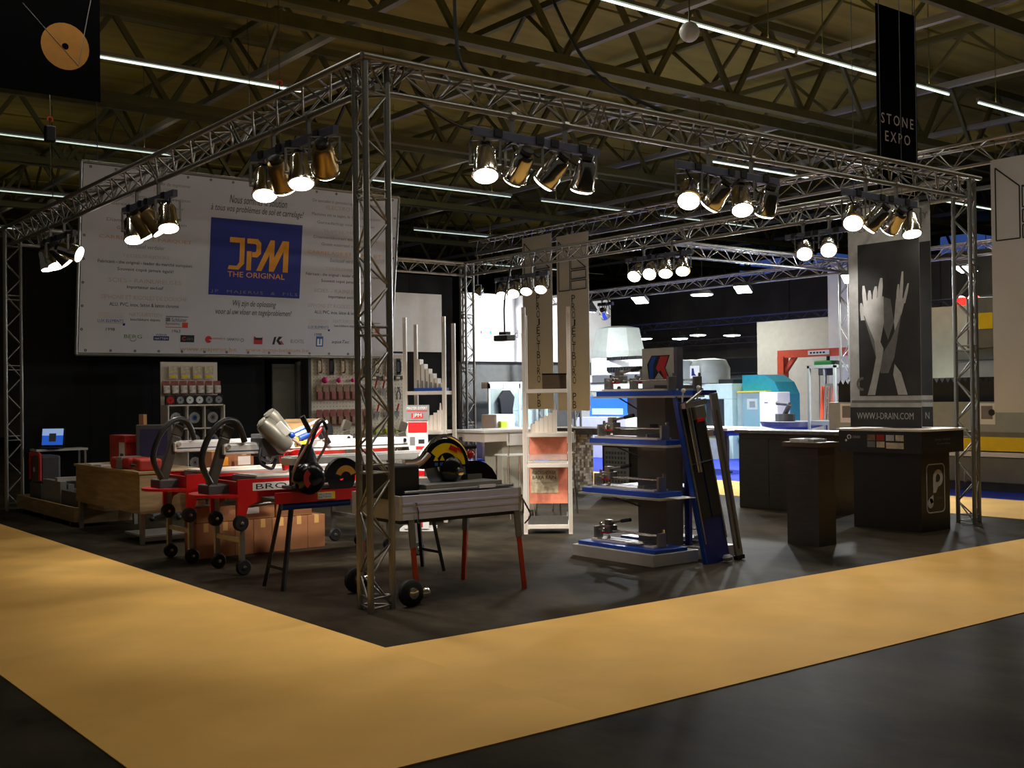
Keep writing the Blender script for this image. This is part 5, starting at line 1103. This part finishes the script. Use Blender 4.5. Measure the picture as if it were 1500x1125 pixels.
words('N', FC, 0.63, 0.13, 0.05, 0.075, 'print_pale', ib, d=0.003); words('SIMPLICITY', FC, 0.42, 2.42, 0.5, 0.075, 'ink_grey', ib, d=0.003)
shape('hand_print', 'print_pale', ib, FA, [(0.2, 1.3), (0.2, 1.46), (0.47, 1.5), (0.47, 1.2), (0.42, 0.98), (0.34, 1.12)], d=0.003); shape('hand_print', 'print_pale', ib, FA, [(0.6, 1.2), (0.63, 1.45), (0.75, 1.46), (0.7, 1.28), (0.61, 1.08)], d=0.003)
def finger(x, y, L, wd, lean): shape('finger_print', 'print_pale', ib, FA, [(x - wd, y), (x + wd, y), (x + wd + lean * 0.6, y + L * 0.6), (x + wd * 0.5 + lean, y + L), (x - wd * 0.5 + lean, y + L), (x - wd + lean * 0.6, y + L * 0.6)], d=0.0032)
for a in ((0.225, 1.4, 0.24, 0.026, -0.02), (0.285, 1.44, 0.14, 0.026, 0.0), (0.35, 1.46, 0.16, 0.028, 0.02), (0.415, 1.46, 0.25, 0.03, 0.03), (0.65, 1.42, 0.2, 0.018, 0.015), (0.69, 1.42, 0.34, 0.02, 0.03), (0.73, 1.4, 0.22, 0.018, 0.06), (0.19, 1.24, 0.2, 0.026, -0.02)): finger(*a)
shape('arm_print', 'print_mid', ib, FA, [(0.2, 1.3), (0.3, 1.2), (0.38, 1.0), (0.46, 0.86), (0.56, 1.0), (0.66, 1.2), (0.7, 1.3), (0.6, 0.8), (0.52, 0.62), (0.42, 0.62), (0.36, 0.8)], d=0.0035)
shape('arm_print', 'print_pale', ib, FA, [(0.17, 1.45), (0.23, 1.25), (0.34, 1.0), (0.36, 0.8), (0.3, 0.55), (0.24, 0.37), (0.34, 0.37), (0.42, 0.7), (0.46, 0.9), (0.36, 1.1)], d=0.0042); shape('arm_print', 'print_pale', ib, FA, [(0.6, 0.72), (0.68, 0.62), (0.76, 0.37), (0.64, 0.37), (0.58, 0.6)], d=0.003)
shape('water_print', 'print_mid', ib, FA, [(0.44, 1.5), (0.56, 1.46), (0.6, 1.2), (0.52, 1.0), (0.46, 1.16)], d=0.0028); MB().ring(0.05, 0.08, 80, 280, 0.002, FA @ Matrix.Translation((0.17, 0.5, 0.002)), 12).build('hook_print', 'print_mid', ib)
for f in (FA, FC):
    cyb = f @ Vector((0, 2.55, 0)); cye = f @ Vector((0.93 if f is FA else 0.7, 2.55, 0))
    rod('top_rail', 'alu', ib, cyb, cye, 0.015)
    for p in (cyb.lerp(cye, 0.1), cyb.lerp(cye, 0.78)): rod('suspension_wire', 'dark_grey', ib, p, (p.x, p.y, 9.0), 0.004)
# ---------------------------------------------------------------- stands across the aisle: trusses and floods
truss('truss_span', 'high aluminium truss span carrying the white banners across the aisle', (11.12, -3, 5.1), (11.12, 14, 5.1), [(-0.17, 0, 0), (0.17, 0, 0), (0, 0, -0.3)], 'trusses over the stands across the aisle', pitch=0.33, singles=False)
truss('truss_span', 'aluminium truss span carrying square floodlights over the white machines', (13.85, 5.5, 4.0), (13.85, 15.0, 4.0), spanY, 'trusses over the stands across the aisle', pitch=0.3, singles=False)
truss('truss_span', 'aluminium truss span joining the white lit tower to the cross aisle', (9.0, 5.8, 4.0), (13.9, 5.8, 4.0), spanX, 'trusses over the stands across the aisle', pitch=0.3, singles=False)
truss('truss_span', 'distant aluminium truss span with round dome lamps below it', (24, 8, 4.0), (24, 24, 4.0), spanY, 'trusses over the stands across the aisle', pitch=0.35, singles=False)
truss('truss_span', 'lower distant aluminium truss span beyond the dome lamps', (28, 10, 3.6), (28, 30, 3.6), spanY, 'trusses over the stands across the aisle', pitch=0.35, singles=False)
truss('truss_tower', 'aluminium truss tower standing between the two lettered white banners', (11.5, 11.0, 0), (11.5, 11.0, 5.0), tri(228), 'truss towers across the aisle', pitch=0.3, singles=False)
truss('truss_tower', 'brightly lit aluminium truss tower beside the white panel', (13.93, 5.9, 0), (13.93, 5.9, 4.0), tri(228), 'truss towers across the aisle', pitch=0.3, singles=False)
truss('truss_tower', 'aluminium truss tower beyond the red gantry carrying the distant span', (24, 8, 0), (24, 8, 4.0), tri(228), 'truss towers across the aisle', pitch=0.35, singles=False)
truss('truss_tower', 'aluminium truss tower under the lower distant span', (28, 10.1, 0), (28, 10.1, 3.6), tri(228), 'truss towers across the aisle', pitch=0.35, singles=False)
truss('truss_tower', 'aluminium truss tower beside the glass cabinet', (13.85, 14.9, 0), (13.85, 14.9, 4.0), tri(228), 'truss towers across the aisle', pitch=0.35, singles=False)
truss('truss_span', 'aluminium truss span running behind the round counter tower across the aisle', (13.9, -3, 4.05), (13.9, 5.0, 4.05), spanY, 'trusses over the stands across the aisle', pitch=0.3, singles=False)
for (x, y, z, top, dv, lab) in ((13.7, 11.25, 3.66, (13.85, 11.25, 3.81), (-0.35, -0.15, -0.92), 'square floodlight lit white over the grey hooded machine'), (13.7, 8.25, 3.66, (13.85, 8.25, 3.81), (-0.35, -0.15, -0.92), 'square floodlight lit white over the teal cabinet'),
                           (13.3, 5.35, 3.6, (13.3, 5.8, 3.81), (-0.35, -0.15, -0.92), 'square floodlight lit white beside the lit truss tower'), (13.72, 13.04, 3.62, (13.85, 13.04, 3.81), (0, 0.75, -0.66), 'square floodlight lit white turned towards the white fascia'), (13.75, 3.38, 3.62, (13.9, 3.38, 3.86), (-0.3, 0, -0.95), 'square floodlight lit white over the yellow striped machine')):
    t = thing('floodlight', lab, 'floodlight', (x, y, z))
    m = Matrix.Translation((x, y, z)) @ (-Vector(dv)).to_track_quat('Z', 'Y').to_matrix().to_4x4()
    MB().box((-0.16, -0.16, 0), (0.16, 0.16, 0.09), m).build('housing', 'dark_grey', t, bevel=0.01); MB().box((-0.15, -0.15, -0.012), (0.15, 0.15, 0), m).build('glass', 'flood_lit', t)
    MB().bar(m @ Vector((0, 0, 0.08)), top, 0.03, 0.03).build('bracket', 'dark_grey', t)
    lamp_light('AREA', t, m @ Vector((0, 0, -0.03)), dv, FLOOD_W, (0.92, 0.97, 1.0), 0.28, size_y=0.28)
for i, (x, y, z) in enumerate(((24, 21.6, 3.5), (24, 19.88, 3.42), (24, 19.06, 3.5), (24, 17.57, 3.42), (28, 25.91, 3.1), (28, 23.97, 3.1), (16.5, 11.95, 3.97))):
    t = thing('dome_lamp', 'round dome lamp hanging lit in the distance beyond the white machines', 'lamp', (x, y, z), 'dome lamps in the distance')
    MB().lathe([(0.3, 0.0), (0.29, 0.02), (0.2, 0.1), (0.07, 0.16), (0.05, 0.24)], 18, Matrix.Translation((x, y, z))).build('dome', 'dark_grey', t, smooth=True); MB().lathe([(0.27, -0.012), (0.24, -0.03), (0.02, -0.05)], 18, Matrix.Translation((x, y, z))).build('diffuser', 'flood_lit', t, smooth=True); rod('cord', 'black', t, (x, y, z + 0.22), (x, y, 9.0 if x < 20 else (3.8 if x < 26 else 3.4)), 0.012)
    lamp_light('AREA', t, (x, y, z - 0.08), (0, 0, -1), 130, (0.95, 0.98, 1), 0.4)

# white fascia, dark wall and glass cabinet seen past the far tower
fa = thing('fascia_wall', 'brightly lit white fascia over a dark grey wall beyond the far tower', 'stand wall', (14, 16.1, 0))
bx('fascia', 'white', fa, (12.2, 16.0, 2.42), (17.2, 16.1, 4.15)); bx('dark_wall', 'grey_wall', fa, (12.2, 16.2, 0), (17.2, 16.3, 2.42)); FF = frame((12.2, 16.0, 2.42), (1, 0, 0), (0, 0, 1)); words('dare', FF, 1.85, 0.72, 0.5, 0.2, 'ink_grey', fa)
for i, (x, m) in enumerate(((0.5, 'ink_grey'), (0.8, 'teal'), (1.1, 'ink_grey'))): patch('fascia_mark', m, fa, FF, x, 0.7, x + 0.06, 0.78)
gc = thing('glass_cabinet', 'glass display cabinet with pale green shelves under the white fascia', 'cabinet', (13.1, 15.3, 0))
for x in (12.35, 13.3, 14.2): bx('post', 'pale_green', gc, (x, 15.2, 0), (x + 0.05, 15.25, 1.85))
bx('head_rail', 'white', gc, (12.35, 15.2, 1.72), (14.25, 15.5, 1.88)); bx('back', 'pale_green', gc, (13.3, 15.9, 0.1), (14.25, 15.93, 1.75)); bx('base', 'white', gc, (12.35, 15.25, 0), (14.25, 15.9, 0.4)); bx('pane', 'glass', gc, (12.4, 15.2, 0.4), (13.3, 15.21, 1.72)); bx('pane', 'glass', gc, (13.35, 15.2, 0.4), (14.2, 15.21, 1.72))
for z in (0.75, 1.15): bx('shelf', 'glass', gc, (13.33, 15.26, z), (14.2, 15.88, z + 0.015))
for i in range(5):
    x = 13.45 + 0.16 * i; z = (0.765, 1.165)[i % 2]
    based(MB().lathe([(0.05, 0), (0.06, 0.03), (0.045, 0.1), (0.02, 0.14)], 12, Matrix.Translation((x, 15.5, z))), 'vase', 'dark_grey', (x, 15.5, z), 'small dark vase on a glass shelf of the green cabinet', 'vase', 'vases in the glass cabinet', smooth=True)
jk = thing('hanging_jacket', 'black jacket hanging at the white cabinet beside the glass panes', 'jacket', (12.8, 15.1, 0.7))
MB().add([(12.62, 15.05, 0.72), (13.0, 15.05, 0.72), (12.98, 15.05, 1.2), (13.04, 15.05, 1.5), (12.9, 15.05, 1.68), (12.72, 15.05, 1.68), (12.58, 15.05, 1.5), (12.62, 15.05, 1.2)] + [(12.64, 15.18, 0.74), (12.98, 15.18, 0.74), (12.96, 15.18, 1.2), (13.02, 15.18, 1.48), (12.88, 15.18, 1.66), (12.74, 15.18, 1.66), (12.6, 15.18, 1.48), (12.64, 15.18, 1.2)], [tuple(range(8)), tuple(reversed(range(8, 16)))] + [(i, (i + 1) % 8, 8 + (i + 1) % 8, 8 + i) for i in range(8)]).build('jacket', 'black', jk); MB().tube([(12.81, 15.12, 1.66), (12.81, 15.16, 1.76), (12.81, 15.2, 1.8)], 0.01, 6).build('hanger_hook', 'alu', jk)
ws_ = thing('white_cabinet', 'white cabinet with a lime bag standing by the far tower', 'cabinet', (12.0, 14.3, 0)); bx('body', 'white', ws_, (11.75, 14.1, 0), (12.3, 14.7, 1.1), bevel=0.01); bx('door', 'white', ws_, (11.74, 14.13, 0.05), (11.75, 14.67, 1.05))
based(MB().box((11.8, 14.0, 0.55), (12.0, 14.11, 0.95)), 'lime_bag', 'lime', (11.9, 14.05, 0.55), 'lime green bag hanging on the side of white cabinet', 'bag', bevel=0.02)

# ---------------------------------------------------------------- white bridge machine and grey hooded machine
ma = thing('bridge_machine', 'white stone cutting machine with large grey faceted hood', 'machine', (16, 14, 0))
MB().lathe([(0.74, 0.0), (0.74, 0.42), (0.6, 1.02), (0.3, 1.08)], 8, Matrix.Translation((16.3, 14.75, 2.25)) @ Matrix.Rotation(R(22.5), 4, 'Z')).build('hood', 'mach_grey', ma); MB().lathe([(0.76, 0.0), (0.76, 0.44)], 8, Matrix.Translation((16.3, 14.75, 2.05)) @ Matrix.Rotation(R(22.5), 4, 'Z')).build('hood_skirt', 'white_gloss', ma)
bx('beam', 'white_gloss', ma, (15.9, 12.4, 1.62), (16.5, 16.0, 2.06), bevel=0.02); bx('beam_line', 'mid_grey', ma, (15.89, 12.4, 1.82), (15.9, 16.0, 1.86))
for y in (12.45, 15.5): bx('portal_leg', 'white_gloss', ma, (15.95, y, 0), (16.45, y + 0.45, 1.62), bevel=0.02)
mb = MB()
for k in range(14): mb.box((15.6, 13.3 + 0.1 * k, 2.14), (15.75, 13.37 + 0.1 * k, 2.24)); mb.box((15.6, 13.3 + 0.1 * k, 2.42), (15.75, 13.37 + 0.1 * k, 2.5))
mb.build('cable_chain', 'black', ma, kind='stuff'); bx('chain_bracket', 'black', ma, (15.62, 13.3, 2.1), (15.78, 14.75, 2.14)); bx('machine_table', 'mach_grey', ma, (15.2, 12.7, 0.1), (16.9, 15.4, 0.9), bevel=0.02)
MB().bar((15.5, 14.9, 1.5), (15.5, 14.2, 0.8), 0.3, 0.3).build('cutting_arm', 'mach_grey', ma); MB().lathe([(0.5, -0.03), (0.5, 0.03)], 28, frame((15.3, 13.9, 0.95), (0, -1, 0), (0, 0, 1))).build('saw_disc', 'white_gloss', ma)
mbx = thing('hooded_machine', 'grey portal machine with small rounded hood bearing a blue emblem', 'machine', (16, 11.5, 0))
MB().lathe([(0.5, 0.0), (0.5, 0.36), (0.4, 0.56), (0.15, 0.6)], 12, Matrix.Translation((16.3, 11.55, 1.78))).build('hood', 'mach_grey', mbx, smooth=True); bx('hood_box', 'mach_grey', mbx, (15.95, 11.85, 1.78), (16.5, 12.25, 2.36), bevel=0.05); bx('emblem_plate', 'white', mbx, (15.775, 11.4, 1.9), (15.8, 11.7, 2.2)); MB().prism([(0.05, 0.06), (0.2, 0.06), (0.14, 0.12), (0.12, 0.24), (0.06, 0.24)], 0.004, frame((15.775, 11.7, 1.9), (0, -1, 0), (0, 0, 1))).build('emblem', 'deep_blue', mbx)
bx('portal_top', 'pale_green', mbx, (15.9, 10.5, 1.4), (16.7, 12.2, 1.76), bevel=0.01)
for y in (10.5, 11.95): bx('portal_leg', 'pale_green', mbx, (15.9, y, 0), (16.7, y + 0.25, 1.4))
bx('work_space', 'mach_dark', mbx, (16.6, 10.75, 0.4), (16.65, 11.95, 1.4)); bx('machine_table', 'mach_grey', mbx, (15.6, 10.6, 0), (16.6, 12.0, 0.45)); bx('top_clutter', 'black', mbx, (16.0, 10.55, 1.76), (16.4, 11.0, 1.86))
tl = thing('teal_cabinet', 'teal curved cabinet with glass front and bottles', 'cabinet', (16.5, 10.0, 0))
MB().prism([(9.35, 0), (10.45, 0), (10.45, 1.95), (9.8, 1.95), (9.5, 1.78), (9.35, 1.5)], 0.7, Matrix(((0, 0, 1, 16.2), (1, 0, 0, 0), (0, 1, 0, 0), (0, 0, 0, 1)))).build('body', 'teal', tl); bx('pane', 'glass', tl, (16.02, 9.6, 0.5), (16.03, 10.45, 1.55)); bx('door_rail', 'yellow', tl, (16.01, 9.6, 1.55), (16.2, 10.45, 1.58)); bx('picture', 'white', tl, (16.18, 10.0, 1.15), (16.2, 10.3, 1.4)); bx('picture_print', 'ink_black', tl, (16.17, 10.06, 1.2), (16.18, 10.22, 1.34))
bx('shelf', 'teal', tl, (16.01, 9.6, 0.46), (16.2, 10.45, 0.5))
for i, y in enumerate((10.3, 10.0, 9.85)): based(MB().lathe([(0.05, 0), (0.055, 0.16), (0.025, 0.2), (0.022, 0.26)], 12, Matrix.Translation((16.12, y, 0.5))), 'bottle', 'white', (16.12, y, 0.5), 'white bottle standing on the shelf of the teal cabinet', 'bottle', 'bottles in the teal cabinet', smooth=True)
wc = thing('control_cabinet', 'white control cabinet standing beside the teal cabinet', 'cabinet', (15.9, 9.2, 0)); bx('body', 'white_gloss', wc, (15.6, 8.95, 0), (16.05, 9.45, 1.55), bevel=0.02); bx('door', 'white_gloss', wc, (15.59, 8.98, 0.1), (15.6, 9.42, 1.5)); patch('marking', 'ink_grey', wc, frame((15.59, 9.4, 1.2), (0, -1, 0), (0, 0, 1)), 0.1, 0.1, 0.2, 0.13)
# table with dark legs on the blue carpet
wt = thing('work_table', 'pale work table with black legs on the blue carpet', 'table', (12.6, 8.5, 0)); bx('table_top', 'beige_wall', wt, (12.2, 7.4, 0.82), (13.2, 9.6, 0.87)); bx('apron', 'deep_blue', wt, (12.25, 7.45, 0.72), (13.15, 9.55, 0.82))
for (x, y) in ((12.3, 7.5), (13.1, 7.5), (12.3, 9.5), (13.1, 9.5)): bx('leg', 'black', wt, (x - 0.03, y - 0.03, 0), (x + 0.03, y + 0.03, 0.72)); bx('foot', 'black', wt, (x - 0.12, y - 0.03, 0), (x + 0.12, y + 0.03, 0.04))
bs_ = thing('blue_screen', 'blue and white lit screen on a white desk beyond the mosaic bar', 'screen', (14.6, 13.3, 0)); bx('screen', 'screen_blue', bs_, (14.5, 12.6, 1.0), (14.55, 13.9, 1.5)); bx('screen_picture', 'screen_white', bs_, (14.49, 12.7, 1.05), (14.5, 13.8, 1.2)); bx('desk', 'white_gloss', bs_, (14.3, 12.4, 0), (14.9, 14.2, 0.98))
# ---------------------------------------------------------------- gantry, hoist, lit panels
gy = thing('gantry_crane', 'orange red steel gantry frame carrying the green hoist', 'gantry', (17.5, 9.3, 0))
for y in (8.1, 10.3): bx('post', 'gantry_red', gy, (17.4, y - 0.09, 0), (17.6, y + 0.09, 2.4)); bx('foot', 'gantry_red', gy, (17.1, y - 0.12, 0), (17.9, y + 0.12, 0.08))
bx('cross_beam', 'gantry_red', gy, (17.42, 8.0, 2.36), (17.58, 10.4, 2.54)); gp = bx('name_plate', 'white', gy, (17.41, 8.9, 2.4), (17.42, 9.5, 2.5)); [patch('plate_print', 'ink_black', gp, frame((17.41, 9.5, 2.4), (0, -1, 0), (0, 0, 1)), 0.06 + 0.09 * k, 0.03, 0.12 + 0.09 * k, 0.07) for k in range(5)]
MB().bar((17.5, 10.26, 2.0), (17.5, 9.92, 2.4), 0.1, 0.1).build('knee_brace', 'gantry_red', gy); MB().bar((17.5, 8.1, 2.0), (17.5, 8.4, 2.38), 0.1, 0.1).build('knee_brace', 'gantry_red', gy)
ho = thing('chain_hoist', 'bright green electric chain hoist hanging from the orange gantry', 'hoist', (17.5, 9.0, 1.95)); bx('body', 'green', ho, (17.35, 8.8, 2.08), (17.65, 9.3, 2.26), bevel=0.03); bx('chain_bin', 'dark_grey', ho, (17.38, 8.95, 1.92), (17.62, 9.2, 2.1), bevel=0.02); cy('motor_end', 'dark_grey', ho, (17.5, 8.8, 2.17), (17.5, 8.65, 2.17), 0.08); rod('trolley', 'black', ho, (17.5, 9.0, 2.24), (17.5, 9.0, 2.4), 0.04); rod('chain', 'steel_pale', ho, (17.5, 9.25, 0.9), (17.5, 9.25, 2.1), 0.015)
based(MB().box((18.2, 7.2, 0), (18.3, 9.5, 4.5)), 'lit_panel', 'white_gloss', (18.25, 8, 0), 'tall brilliantly lit white panel behind the gantry and tower', 'panel')
based(MB().box((18.6, 9.4, 0), (18.7, 12.0, 3.35)), 'beige_partition', 'beige_wall', (18.65, 10.5, 0), 'beige partition wall behind the orange gantry', 'partition')
based(MB().box((20, 11.0, 2.1), (20.1, 19, 2.5)), 'black_fascia', 'black', (20, 14, 2.1), 'long black fascia beam beyond the hooded machines', 'fascia'); 
lbk = thing('shop_wall', 'pale stand wall below the long black fascia', 'stand wall', (20.3, 15, 0)); bx('panel', 'grey_wall', lbk, (20.3, 11.0, 0), (20.4, 19, 2.1)); 
for i in range(4): bx('shelf_unit', 'white', lbk, (20.2, 11.4 + 1.9 * i, 0.2), (20.3, 12.9 + 1.9 * i, 1.9)); 
for y in (11.05, 18.9): bx('post', 'black', lbk, (20.05, y, 0), (20.2, y + 0.1, 2.1))
# machine bench with robot arms in front of the panel
bn = thing('polishing_bench', 'grey round polishing bench with small arm tools before the white panel', 'bench', (14.4, 7.5, 0)); MB().lathe([(0.15, 0), (0.15, 0.75), (0.6, 0.85), (0.65, 0.95)], 20, Matrix.Translation((14.4, 7.6, 0))).build('bowl', 'mid_grey', bn, smooth=True); MB().cyl((14.3, 7.7, 0.95), (14.3, 7.7, 1.1), 0.2).cyl((14.3, 7.7, 1.1), (14.2, 7.5, 1.3), 0.05).cyl((14.2, 7.5, 1.3), (14.3, 7.9, 1.32), 0.04).build('tool_arm', 'dark_grey', bn)
sf = thing('tool_rack', 'grey steel rack hung with glass and red tools beside the gantry', 'rack', (14.0, 6.3, 0))
for (x, y) in ((13.8, 6.1), (13.8, 6.7), (14.3, 6.1), (14.3, 6.7)): bx('post', 'mach_grey', sf, (x, y, 0), (x + 0.05, y + 0.05, 2.05))
bx('top_frame', 'mach_grey', sf, (13.8, 6.1, 2.0), (14.35, 6.75, 2.06)); bx('rack_panel', 'mach_dark', sf, (14.28, 6.15, 0.9), (14.3, 6.7, 1.7))
for k in range(4): cy('hanging_tool', 'gantry_red' if k % 2 else 'chrome', sf, (14.05, 6.22 + 0.13 * k, 1.0), (14.1, 6.22 + 0.13 * k, 1.65), 0.035)
bx('tool_shelf', 'mach_grey', sf, (13.82, 6.12, 0.9), (14.33, 6.73, 0.98))

# ---------------------------------------------------------------- long grey machine with the yellow stripe
cm_ = thing('long_machine', 'long grey stone machine with a yellow stripe and black bellows', 'machine', (12.6, 1.5, 0))
bx('plinth', 'dark_grey', cm_, (12.0, -0.95, 0.0), (13.6, 4.85, 0.14)); bx('lower_body', 'mach_dark', cm_, (11.92, -0.95, 0.14), (13.6, 4.85, 0.52), bevel=0.01); bx('white_line', 'white', cm_, (11.9, -0.95, 0.53), (13.6, 4.85, 0.6)); bx('stripe', 'yellow', cm_, (11.9, -0.95, 0.62), (13.6, 4.85, 0.83)); bx('mid_band', 'mach_dark', cm_, (11.91, -0.95, 0.83), (13.6, 4.85, 0.9)); bx('upper_body', 'mach_grey', cm_, (11.9, -0.95, 0.9), (13.6, 4.85, 1.36), bevel=0.01)
for i in range(4): p_ = bx('notice', 'white', cm_, (11.895, 0.6 + 1.25 * i, 1.02), (11.9, 0.86 + 1.25 * i, 1.34)); bx('notice_print', 'ink_grey', p_, (11.892, 0.64 + 1.25 * i, 1.1), (11.895, 0.82 + 1.25 * i, 1.3))
MB().cyl((11.9, 1.9, 1.2), (11.88, 1.9, 1.2), 0.05).build('port', 'black', cm_); MB().tube([(11.9, 2.3, 0.16), (11.8, 2.3, 0.14), (11.8, 2.3, 0.3), (11.9, 2.3, 0.3)], 0.012, 6, 1).build('step_bracket', 'alu', cm_)
mb = MB()
for i in range(58):
    y = -0.9 + 0.0975 * i
    mb.add([(12.05, y, 1.36), (12.05, y + 0.0975, 1.36), (12.05, y + 0.0975, 1.66), (12.05, y + 0.049, 1.74), (12.05, y, 1.66), (12.6, y, 1.36), (12.6, y + 0.0975, 1.36), (12.6, y + 0.0975, 1.66), (12.6, y + 0.049, 1.74), (12.6, y, 1.66)], [(0, 4, 3, 2, 1), (5, 6, 7, 8, 9), (4, 9, 8, 3), (3, 8, 7, 2), (0, 1, 6, 5), (0, 5, 9, 4), (1, 2, 7, 6)])
mb.build('bellows', 'black', cm_, kind='stuff'); bx('bellows_rail', 'mach_grey', cm_, (12.65, -0.9, 1.36), (13.4, 4.8, 1.6))
bx('bridge_beam', 'white_gloss', cm_, (12.7, -0.5, 1.72), (13.3, 2.95, 2.02), bevel=0.01); bx('beam_cover', 'mach_grey', cm_, (12.65, -0.5, 2.02), (13.3, 2.95, 2.2), bevel=0.01); bx('carriage', 'mach_dark', cm_, (12.5, 2.15, 2.2), (13.2, 2.65, 3.0), bevel=0.02); bx('carriage_stripe', 'yellow', cm_, (12.49, 2.2, 2.5), (12.5, 2.6, 2.75)); bx('spindle_case', 'pale_green', cm_, (12.5, 1.3, 2.2), (13.1, 2.1, 3.1), bevel=0.01); bx('case_window', 'glass', cm_, (12.49, 1.4, 2.3), (12.5, 1.7, 2.95)); bx('rear_cabinet', 'beige_wall', cm_, (13.2, 2.7, 1.6), (13.5, 4.0, 2.95))
for k in range(3): MB().ring(0.0, 0.08, 0, 360, 0.02, frame((12.49, 1.9, 2.4 + 0.22 * k), (0, -1, 0), (0, 0, 1)), 12).build('spindle', 'mach_grey', cm_)
for k in range(14): MB().sphere((12.55 + 0.02 * k, 2.05 - 0.1 * k, 3.14 + 0.035 * k), 0.016, 6).build('bulb', 'bulb_lit', cm_)
MB().tube([(12.53, 2.1, 3.1), (12.7, 1.4, 3.4), (12.83, 0.6, 3.65)], 0.008, 5).build('bulb_wire', 'black', cm_)
for k, y in enumerate((3.0, 3.25)): wl_ = MB().lathe([(0.09, 0), (0.09, 0.14), (0.05, 0.17)], 12, Matrix.Translation((13.35, y, 2.95))).build('signal_lamp', 'red_lit', cm_, smooth=True)

# two chrome par cans hung across the aisle: one lit beside the white fascia, one dark beside the grey hood
put_par_src = par_can(False); PAR[False] = put_par_src
pc = put_par((11.12, 13.92, 3.9), (-0.7, -0.1, -0.7), 'lit chrome par can hung in front of the white fascia', 'par cans across the aisle', False, 1.0)
mi = pc.rotation_euler.to_matrix().inverted()
dp = MB().cyl((0, 0, 0.22), (0, 0, 0.92), 0.018, None, 8); dp.v = [tuple(mi @ Vector(q)) for q in dp.v]; dp.build('drop_pole', 'alu', pc, local=True)
pc = put_par((13.85, 12.6, 3.43), (0.7, 0.35, -0.6), 'dark unlit chrome par can on the short bar beside the grey hood', 'par cans across the aisle', False, 0)
for ch in pc.children:
    if ch.name.startswith('lens'): ch.data = ch.data.copy(); ch.data.materials[0] = MATS['black_gloss']
drop_tree(put_par_src)
lamp_bar((13.85, 12.3, 3.67), (13.85, 12.82, 3.67), 3.79, 'short grey lamp bar under the truss over the white machines', 'lamp bars across the aisle')
